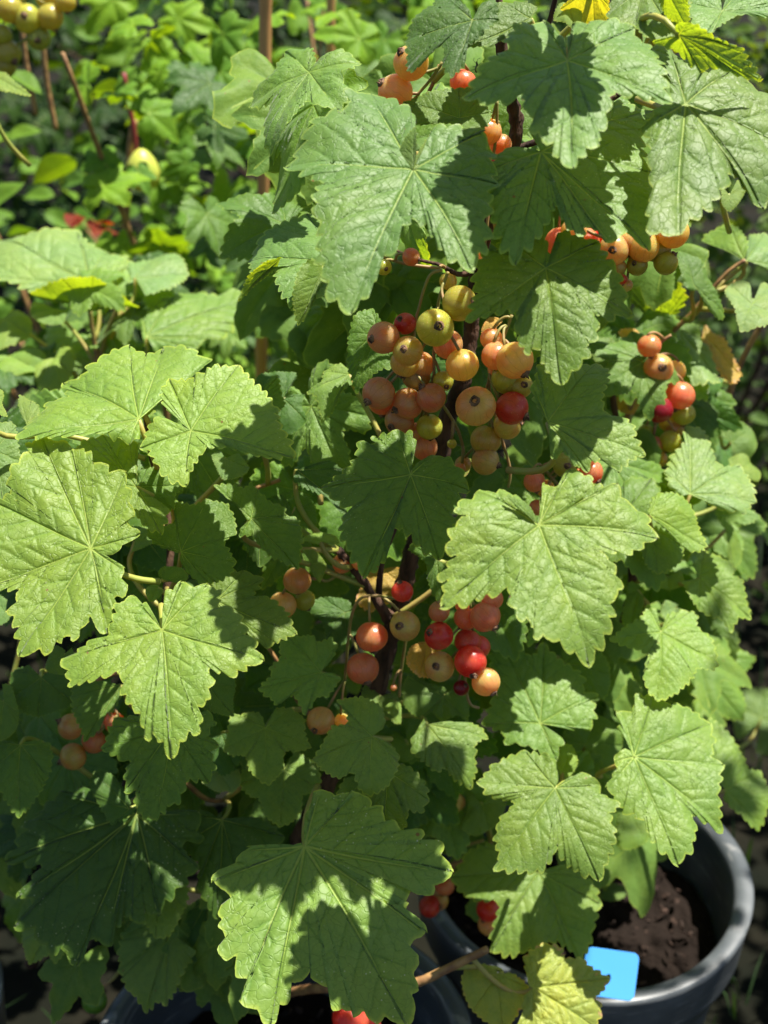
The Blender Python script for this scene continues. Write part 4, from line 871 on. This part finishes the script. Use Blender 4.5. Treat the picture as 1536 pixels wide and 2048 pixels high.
# ================================================================== BERRIES
cluster(A, (2, [(1080, 1440), (1020, 1460), (985, 1530), (960, 1620), (935, 1720), (920, 1830), (900, 1950)]), [
    (5, 765, 95, 87, 'p', 700, 110), (5, 895, 165, 82, 'y', 870, 163, -.004), (5, 880, 20, 60, 'r', 850, 0, .008), (5, 880, 230, 80, 'y', None, None, .006),
    (5, 740, 390, 88, 'p', 680, 440), (5, 895, 445, 85, 'p', 825, 485), (5, 850, 540, 82, 'p', 803, 578, .005), (5, 1020, 415, 80, 'o', 968, 358, -.004), (5, 940, 300, 78, 'y', None, None, .01), (5, 760, 430, 80, 'p', None, None, .012)], .474, .47)
cluster(A, (2, [(1110, 1450), (1085, 1520), (1060, 1600), (1050, 1700), (1035, 1850), (1035, 2000)]), [
    (5, 1040, 40, 101, 'g', 1057, 46, -.006), (2, 1170, 1617, 95, 'g', 1245, 1620), (5, 1185, 240, 90, 'y', None, None, -.003), (5, 1110, 130, 80, 'p', None, None, .008), (5, 1085, 325, 55, 'g', 1100, 360, .006),
    (5, 1010, 570, 70, 'g', None, None, .006), (5, 985, 680, 70, 'p', None, None, .008), (5, 960, 240, 75, 'p', None, None, .012), (5, 940, 600, 55, 'p', None, None, .01)], .474, .468)
cluster(A, (3, [(170, 1680), (130, 1790), (90, 1900), (50, 2000), (55, 2100), (105, 2300), (160, 2500), (150, 2600)]), [
    (5, 1258, 460, 108, 'w', 1243, 437, -.008), (5, 1450, 470, 90, 'r', 1525, 520, -.004), (5, 1465, 215, 102, 'w', 1530, 310), (5, 1365, 190, 80, 'p', None, None, .006), (5, 1430, 310, 90, 'g', None, None, .006), (5, 1495, 350, 68, 'g', 1510, 352, .003),
    (5, 1425, 560, 78, 'y', 1515, 540, .003), (5, 1310, 640, 82, 'y', None, None, .004), (5, 1310, 752, 78, 'w', 1388, 780), (5, 1340, 100, 60, 'p', None, None, .012), (5, 1190, 770, 45, 'y', None, None, .01), (5, 1390, 260, 70, 'p', None, None, .012)], .478, .47)
cluster(A, (5, [(1080, 450), (1150, 560), (1180, 640), (1195, 710)]), [(5, 1175, 790, 30, 'p'), (5, 1130, 660, 26, 'g')], .476)
cluster(A, (2, [(1080, 330), (1020, 420), (960, 490), (950, 500)]), [
    (2, 912, 335, 95, 'w', 855, 298), (2, 828, 490, 95, 'w', 752, 452, .003), (2, 1190, 440, 72, 'o', None, None, .01), (2, 700, 640, 60, 'p', None, None, .02)], .485)
cluster(A, (2, [(1060, 1430), (900, 1410), (820, 1390)]), [(2, 912, 1370, 48, 'o', 960, 1390), (2, 765, 1425, 44, 'g', 780, 1442), (2, 1110, 1500, 48, 'y', None, None, .01)], .49)
cluster(A, (3, [(90, 540), (90, 640), (85, 720), (70, 850)]), [(3, 40, 700, 76, 'p', None, None, .006), (3, 110, 770, 60, 'p', None, None, .012), (3, 35, 860, 55, 'r', None, None, .004), (3, 10, 1370, 40, 'p', None, None, .0)], .487)
cluster(A, (3, [(430, 1140), (520, 1200), (640, 1260), (780, 1280), (900, 1290), (1010, 1300)]), [
    (3, 430, 1290, 84, 'o', None, None, .014), (3, 565, 1290, 76, 'o', None, None, .014), (3, 650, 1265, 50, 'r', None, None, .016), (3, 715, 1330, 82, 'w', 692, 1350), (3, 870, 1315, 86, 'y', 880, 1262), (3, 1030, 1240, 86, 'y', 1055, 1207), (3, 990, 1400, 66, 'g', 1030, 1360), (3, 838, 1415, 56, 'g', 812, 1412),
    (3, 735, 1425, 46, 'w', None, None, 0), (3, 770, 1270, 66, 'w', None, None, .006), (3, 940, 1255, 66, 'y', None, None, .006), (3, 800, 1290, 78, 'w', None, None, .003), (3, 945, 1330, 74, 'g', None, None, .004), (3, 500, 1230, 70, 'w', None, None, .006), (3, 758, 1490, 30, 'r', None, None, 0), (3, 780, 1520, 36, 'w', None, None, .004)], .51, .505)
cluster(A, (5, [(750, 1470), (650, 1480), (600, 1560), (580, 1680), (570, 1800), (560, 1920)]), [
    (5, 703, 1690, 86, 'o', None, None, 0), (5, 655, 1858, 88, 'o', 680, 1935), (5, 880, 1632, 82, 'w', 846, 1625, -.003), (5, 865, 1447, 60, 'r', 850, 1394), (8, 430, 430, 75, 'w', 400, 475), (8, 545, 430, 40, 'w', None, None, .006)], .476, .47)
cluster(A, (5, [(1200, 1500), (1203, 1580), (1198, 1660), (1190, 1740), (1215, 2020), (1275, 2070)]), [
    (5, 1060, 1685, 77, 'r', 1008, 1660), (5, 1065, 1848, 81, 'w', 1040, 1838), (5, 1230, 1822, 88, 'r', 1242, 1893, -.005), (5, 1215, 1715, 72, 'r', None, None, .005), (5, 1275, 1745, 62, 'r', None, None, .01), (5, 1312, 1930, 77, 'w', 1350, 1990, -.006),
    (5, 1180, 1962, 43, 'd', 1202, 1945, -.004), (5, 1062, 1555, 58, 'p', None, None, .004), (5, 1308, 1582, 86, 'o', 1366, 1648), (5, 1205, 1590, 66, 'o', None, None, .006), (5, 1345, 1490, 60, 'o', None, None, .004), (5, 1185, 1520, 40, 'p', None, None, .01)], .468, .462)
cluster(A, (5, [(885, 1700), (870, 1800), (855, 1900), (850, 2010)]), [(5, 640, 1290, 46, 'p', None, None, 0), (5, 820, 1960, 18, 'o')], .487)
cluster(A, (5, [(560, 1330), (470, 1390), (420, 1380), (330, 1380)]), [(5, 305, 1390, 76, 'w', None, None, 0), (5, 228, 1520, 74, 'w', None, None, 0), (5, 345, 1495, 56, 'g', None, None, .006), (5, 545, 1300, 54, 'p', None, None, .006)], .485)
cluster(B_, (8, [(1200, 880), (1170, 920), (1160, 1000)]), [(8, 1140, 872, 68, 'w', None, None, 0), (8, 1155, 980, 58, 'o', None, None, .004), (8, 910, 955, 55, 'o', None, None, -.005), (8, 925, 1015, 60, 'o', None, None, 0), (8, 960, 740, 55, 'y', None, None, 0)], .525)
cluster(B_, (8, [(1300, 1070), (1200, 1100), (1150, 1160), (1130, 1290)]), [(8, 1090, 1310, 55, 'o', None, None, 0), (8, 1012, 1420, 60, 'r', 1070, 1420), (8, 1060, 1390, 52, 'w', None, None, .005), (8, 1325, 1440, 66, 'r', None, None, -.01), (8, 1330, 1515, 62, 'w', None, None, -.005), (8, 1030, 1340, 50, 'p', None, None, .008)], .53)
cluster(C_, (7, [(630, 400), (540, 480), (450, 570)]), [(7, 378, 462, 70, 'w', 318, 430), (7, 390, 622, 74, 'w', 325, 650), (7, 500, 540, 66, 'o', None, None, .004), (7, 610, 440, 56, 'o', None, None, .006), (7, 545, 430, 50, 'p', None, None, .008)], .478)
cluster(C_, (7, [(640, 1760), (600, 1810), (540, 1850)]), [(7, 505, 1928, 66, 'G', 500, 1990)], .50)
cluster(A, (8, [(480, 1860), (560, 1900), (620, 1940)]), [(8, 590, 2025, 100, 'r', None, None, 0), (8, 680, 2050, 70, 'r', None, None, .004), (8, 545, 1990, 50, 'o', None, None, .006)], .44)
cluster(B_, (6, [(1020, 80), (960, 130), (950, 240), (960, 380), (930, 600), (900, 760)]), [
    (6, 903, 138, 64, 'p', None, None, 0), (6, 950, 262, 82, 'w', 955, 262), (6, 1038, 272, 60, 'w', None, None, .01), (6, 1064, 400, 82, 'o', None, None, 0), (6, 956, 476, 76, 'd', None, None, -.01), (6, 1085, 500, 64, 'g', None, None, .006),
    (6, 1016, 647, 60, 'g', None, None, 0), (6, 925, 668, 52, 'o', None, None, 0), (6, 950, 740, 50, 'w', None, None, 0), (6, 885, 600, 46, 'g', None, None, .006), (6, 1010, 540, 60, 'g', None, None, .012), (6, 870, 340, 56, 'w', None, None, .006), (6, 1040, 580, 50, 'w', None, None, .008)], .59, mat=M_TWIG)
cluster(A, (6, [(330, 780), (400, 860), (440, 900)]), [(6, 455, 772, 68, 'g', 458, 782), (6, 592, 812, 66, 'o', 630, 862), (6, 290, 862, 58, 'o', None, None, 0), (6, 305, 1000, 44, 'o', None, None, 0), (6, 520, 840, 50, 'p', None, None, .006), (6, 350, 900, 50, 'y', None, None, .006)], .50)
cluster(D_, (1, [(100, -60), (130, 20), (150, 80), (190, 160), (60, 260)]), [
    (1, 148, 100, 76, 'g', 148, 110), (1, 268, 90, 70, 'g', None, None, 0), (1, 55, 50, 72, 'g', None, None, 0), (1, 208, 205, 62, 'g', 215, 238), (1, 40, 285, 72, 'g', 95, 350), (1, 20, 350, 66, 'g', None, None, 0), (1, 350, 10, 55, 'g', None, None, 0), (1, 5, 185, 60, 'g', None, None, 0), (1, 250, -10, 60, 'g', None, None, .01)], .85, mat=M_PET)
# ================================================================== FILLING LEAVES
A.fill(26, (560, 100, 1300, 1050), (.53, .62), (.03, .045), 11, 'gdDl')
A.fill(24, (560, 1050, 1150, 1850), (.52, .58), (.028, .042), 12, 'gdD')
A.fill(110, (520, 80, 1400, 1700), (.56, .68), (.03, .05), 13, 'gdD')
B_.fill(40, (1150, 650, 1450, 1400), (.63, .72), (.028, .045), 21, 'gdDl')
B_.fill(8, (1050, 1350, 1260, 1640), (.60, .64), (.025, .04), 22, 'gd')
C_.fill(45, (-60, 850, 620, 1500), (.52, .62), (.03, .045), 31, 'gdD')
C_.fill(30, (-60, 1400, 620, 1800), (.52, .58), (.025, .04), 32, 'dD')
C_.fill(16, (120, 1780, 520, 1960), (.455, .48), (.02, .03), 33, 'dD')  # dark leaves added to cover the middle pot's rim and keep it dark
D_.fill(44, (-80, 560, 700, 1000), (.70, .9), (.018, .032), 41, 'gdDl', face=(.5, (.5, 1.3)))
D_.fill(26, (300, 150, 820, 700), (.8, 1.05), (.022, .034), 42, 'dDD', face=(.5, (.3, 1.3)))
for s_ in (A, B_, C_, D_): s_.finish()
# ================================================================== REAR PLANTING
def shrub(name, label, cat, base, stems, boxes, size, n, seed, templ, col, face=(.6, (.1, 1.5)), group=None, nstem=5):
    e = thing(name, Vector((base[0], base[1], 0)), label, cat, group); rnd = random.Random(seed); items = []
    for q in range(n):
        bx = boxes[rnd.randrange(len(boxes))]; p = Vector((rnd.uniform(bx[0], bx[3]), rnd.uniform(bx[1], bx[4]), rnd.uniform(bx[2], bx[5])))
        nrm = Vector((rnd.gauss(0, .9), rnd.gauss(-.45, .8), 1)).normalized(); a_ = rnd.random()*6.28; d_ = Vector((math.cos(a_), math.sin(a_), rnd.uniform(-.5, .1))); d_ = (d_-nrm*d_.dot(nrm)).normalized(); v = nrm.cross(d_); sc = rnd.uniform(*size)
        M = Matrix.Identity(4)
        for k in range(3): M[k][0], M[k][1], M[k][2] = d_[k]*sc, v[k]*sc, nrm[k]*sc
        M.translation = p; items.append((M, rnd.uniform(.5, 1.5)))
    O = Matrix.Translation(Vector((base[0], base[1], 0)))
    f = link('foliage', merged('foliage', items, templ, O, seed=seed), O, e, (*col, 1)); f['kind'] = 'stuff'
    for q in range(nstem):
        bx = boxes[rnd.randrange(len(boxes))]
        tp = Vector((rnd.uniform(bx[0], bx[3]), rnd.uniform(bx[1], bx[4]), bx[5]*.95)); b0 = Vector((base[0]+rnd.uniform(-.05, .05), base[1]+rnd.uniform(-.05, .05), 0))
        md = (tp+b0)/2+Vector((rnd.uniform(-.06, .06), rnd.uniform(-.04, .04), .05)); Q, S = smoothpath([b0, md, tp], [.0035, .0025, .0015], 8)
        V, Fc = tube(Q, S, 6, .2); link('stem', mesh('stem', local(V, b0), Fc, stems), Matrix.Translation(b0), e)
    return e
G1 = 'shrubs filling the background'
e = shrub('oval_leaved_shrub', 'shrub of glossy oval leaves on reddish stems at the upper left', 'shrub', (-.33, 1.15), M_TWIG, [(-.55, .95, .25, -.05, 1.35, .62)], (.025, .045), 140, 51, OVAL, (.05, .115, .018), group=G1, nstem=2)
# ripening yellow-green pod-like fruit on the shrub's red stalk
o = W(285, 340, 1.05); V, Fc = [], []
for i in range(11):
    th = math.pi*i/10
    for j in range(14):
        q = 2*math.pi*j/14; r = .012*math.sin(th)*(1.15-.3*math.cos(th)); V.append((r*math.cos(q), r*math.sin(q), .017*math.cos(th)))
for i in range(10):
    for j in range(14): Fc.append((i*14+j, i*14+(j+1) % 14, (i+1)*14+(j+1) % 14, (i+1)*14+j))
M_FRUIT = simple('fruit_yellow_green', (.50, .52, .08), .4, (.34, .42, .07), 40, trans=.2); M_RED = simple('red_stalk', (.26, .035, .035), .5); M_REDLEAF = None
link('fruit', mesh('fruit', V, Fc, M_FRUIT), Matrix.Translation(o), e)
V, Fc = tube(*smoothpath([o+Vector((-.004, 0, .012)), o+Vector((-.004, 0, .03)), o+Vector((-.008, 0, .075))], [.0015, .0022, .0018], 5), 8, .1); link('fruit_stalk', mesh('fruit_stalk', local(V, o), Fc, M_RED), Matrix.Translation(o), e)
P = [W(x, y, 1.06) for x, y in ((262, 600), (252, 470), (258, 330), (268, 240))]; V, Fc = tube(*smoothpath(P, [.003]*4, 6), 7, .1); link('stem', mesh('stem', local(V, P[0]), Fc, M_TWIG), Matrix.Translation(P[0]), e)
for (x0, y0, x1, y1) in ((40, 20, 72, 230), (85, 80, 112, 260)):
    P = [W(x0, y0, 1.0), W((x0+x1)/2-4, (y0+y1)/2, 1.0), W(x1, y1, 1.0)]; V, Fc = tube(*smoothpath(P, [.002]*3, 6), 7, .1); link('stem', mesh('stem', local(V, P[0]), Fc, M_TWIG), Matrix.Translation(P[0]), e)
rb = []
rnd = random.Random(4)
for q in range(6):
    p = W(150+q*13, 432+q*6+rnd.uniform(-8, 12), 1.05); M = Matrix.Translation(p) @ Matrix.Rotation(rnd.uniform(-2, 2), 4, 'Z') @ Matrix.Rotation(rnd.uniform(-.6, .6), 4, 'X') @ Matrix.Diagonal((.022, .022, .022, 1)); rb.append((M, 1))
rl = link('red_foliage', merged('red_foliage', rb, OVAL, Matrix()), Matrix(), e, (.10, .018, .012, 1)); rl['kind'] = 'stuff'; rl['label'] = 'spray of red young leaves'
shrub('currant_shrub', 'loose currant shrub behind the upright cane, top centre left', 'shrub', (-.1, 1.05), M_TWIG, [(-.22, .9, .3, .12, 1.3, .66)], (.018, .034), 260, 52, TEMPL_LO, (.075, .165, .020), group=G1, nstem=3)
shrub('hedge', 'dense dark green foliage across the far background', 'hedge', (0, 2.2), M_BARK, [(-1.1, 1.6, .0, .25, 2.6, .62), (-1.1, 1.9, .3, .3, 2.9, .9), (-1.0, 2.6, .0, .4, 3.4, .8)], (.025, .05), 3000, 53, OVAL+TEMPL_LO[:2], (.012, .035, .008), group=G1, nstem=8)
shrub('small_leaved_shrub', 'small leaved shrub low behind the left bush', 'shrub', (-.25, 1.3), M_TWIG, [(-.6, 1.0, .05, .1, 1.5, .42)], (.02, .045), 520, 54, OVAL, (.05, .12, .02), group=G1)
shrub('dark_shrub', 'dark fine leaved shrub in shade at the upper right edge, extended out of view to cast shade', 'shrub', (.45, 1.5), M_BARK, [(.16, 1.1, 0, .85, 2.0, .6), (.2, 1.6, .3, 1.2, 2.6, 1.1), (.42, .55, .1, 1.1, 1.6, 1.35), (.42, .55, .5, 1.1, 1.6, 1.35)], (.012, .035), 7000, 55, OVAL, (.035, .075, .02), group=G1, nstem=6)  # tall boxes at right are added, mostly out of view, to shade the ground
# ---- midge on a leaf tip
def midge():
    o = W(953, 134, .478); e = thing('midge', o, 'tiny black midge perched beside the upper leaf edge', 'insect')
    z = depth(134, .478)/F
    def L2(x, y, zz=0): return c2w(Vector((x*z, y*z, zz*z)))
    Q, S = smoothpath([o+L2(0, 11), o+L2(1, 5), o+L2(1, -1), o+L2(0, -8), o+L2(1, -11)], [1.2*z, 2.2*z, 4.2*z, 3.4*z, 1.2*z], 5)
    V, Fc = tube(Q, S, 10); link('body', mesh('body', local(V, o), Fc, M_BLACK), Matrix.Translation(o), e)
    for pts in ([(0, 6), (-6, 12), (-5, 18)], [(1, 8), (2, 15), (8, 18)], [(-2, 1), (-8, 0)], [(-2, -4), (-10, -7), (-16, -12)], [(2, -8), (-3, -10), (-10, -13)], [(2, 2), (9, 8), (15, 7)]):
        V, Fc = tube([o+L2(x, y, 1) for x, y in pts], [.45*z]*len(pts), 5); link('leg', mesh('leg', local(V, o), Fc, M_BLACK), Matrix.Translation(o), e)
midge()
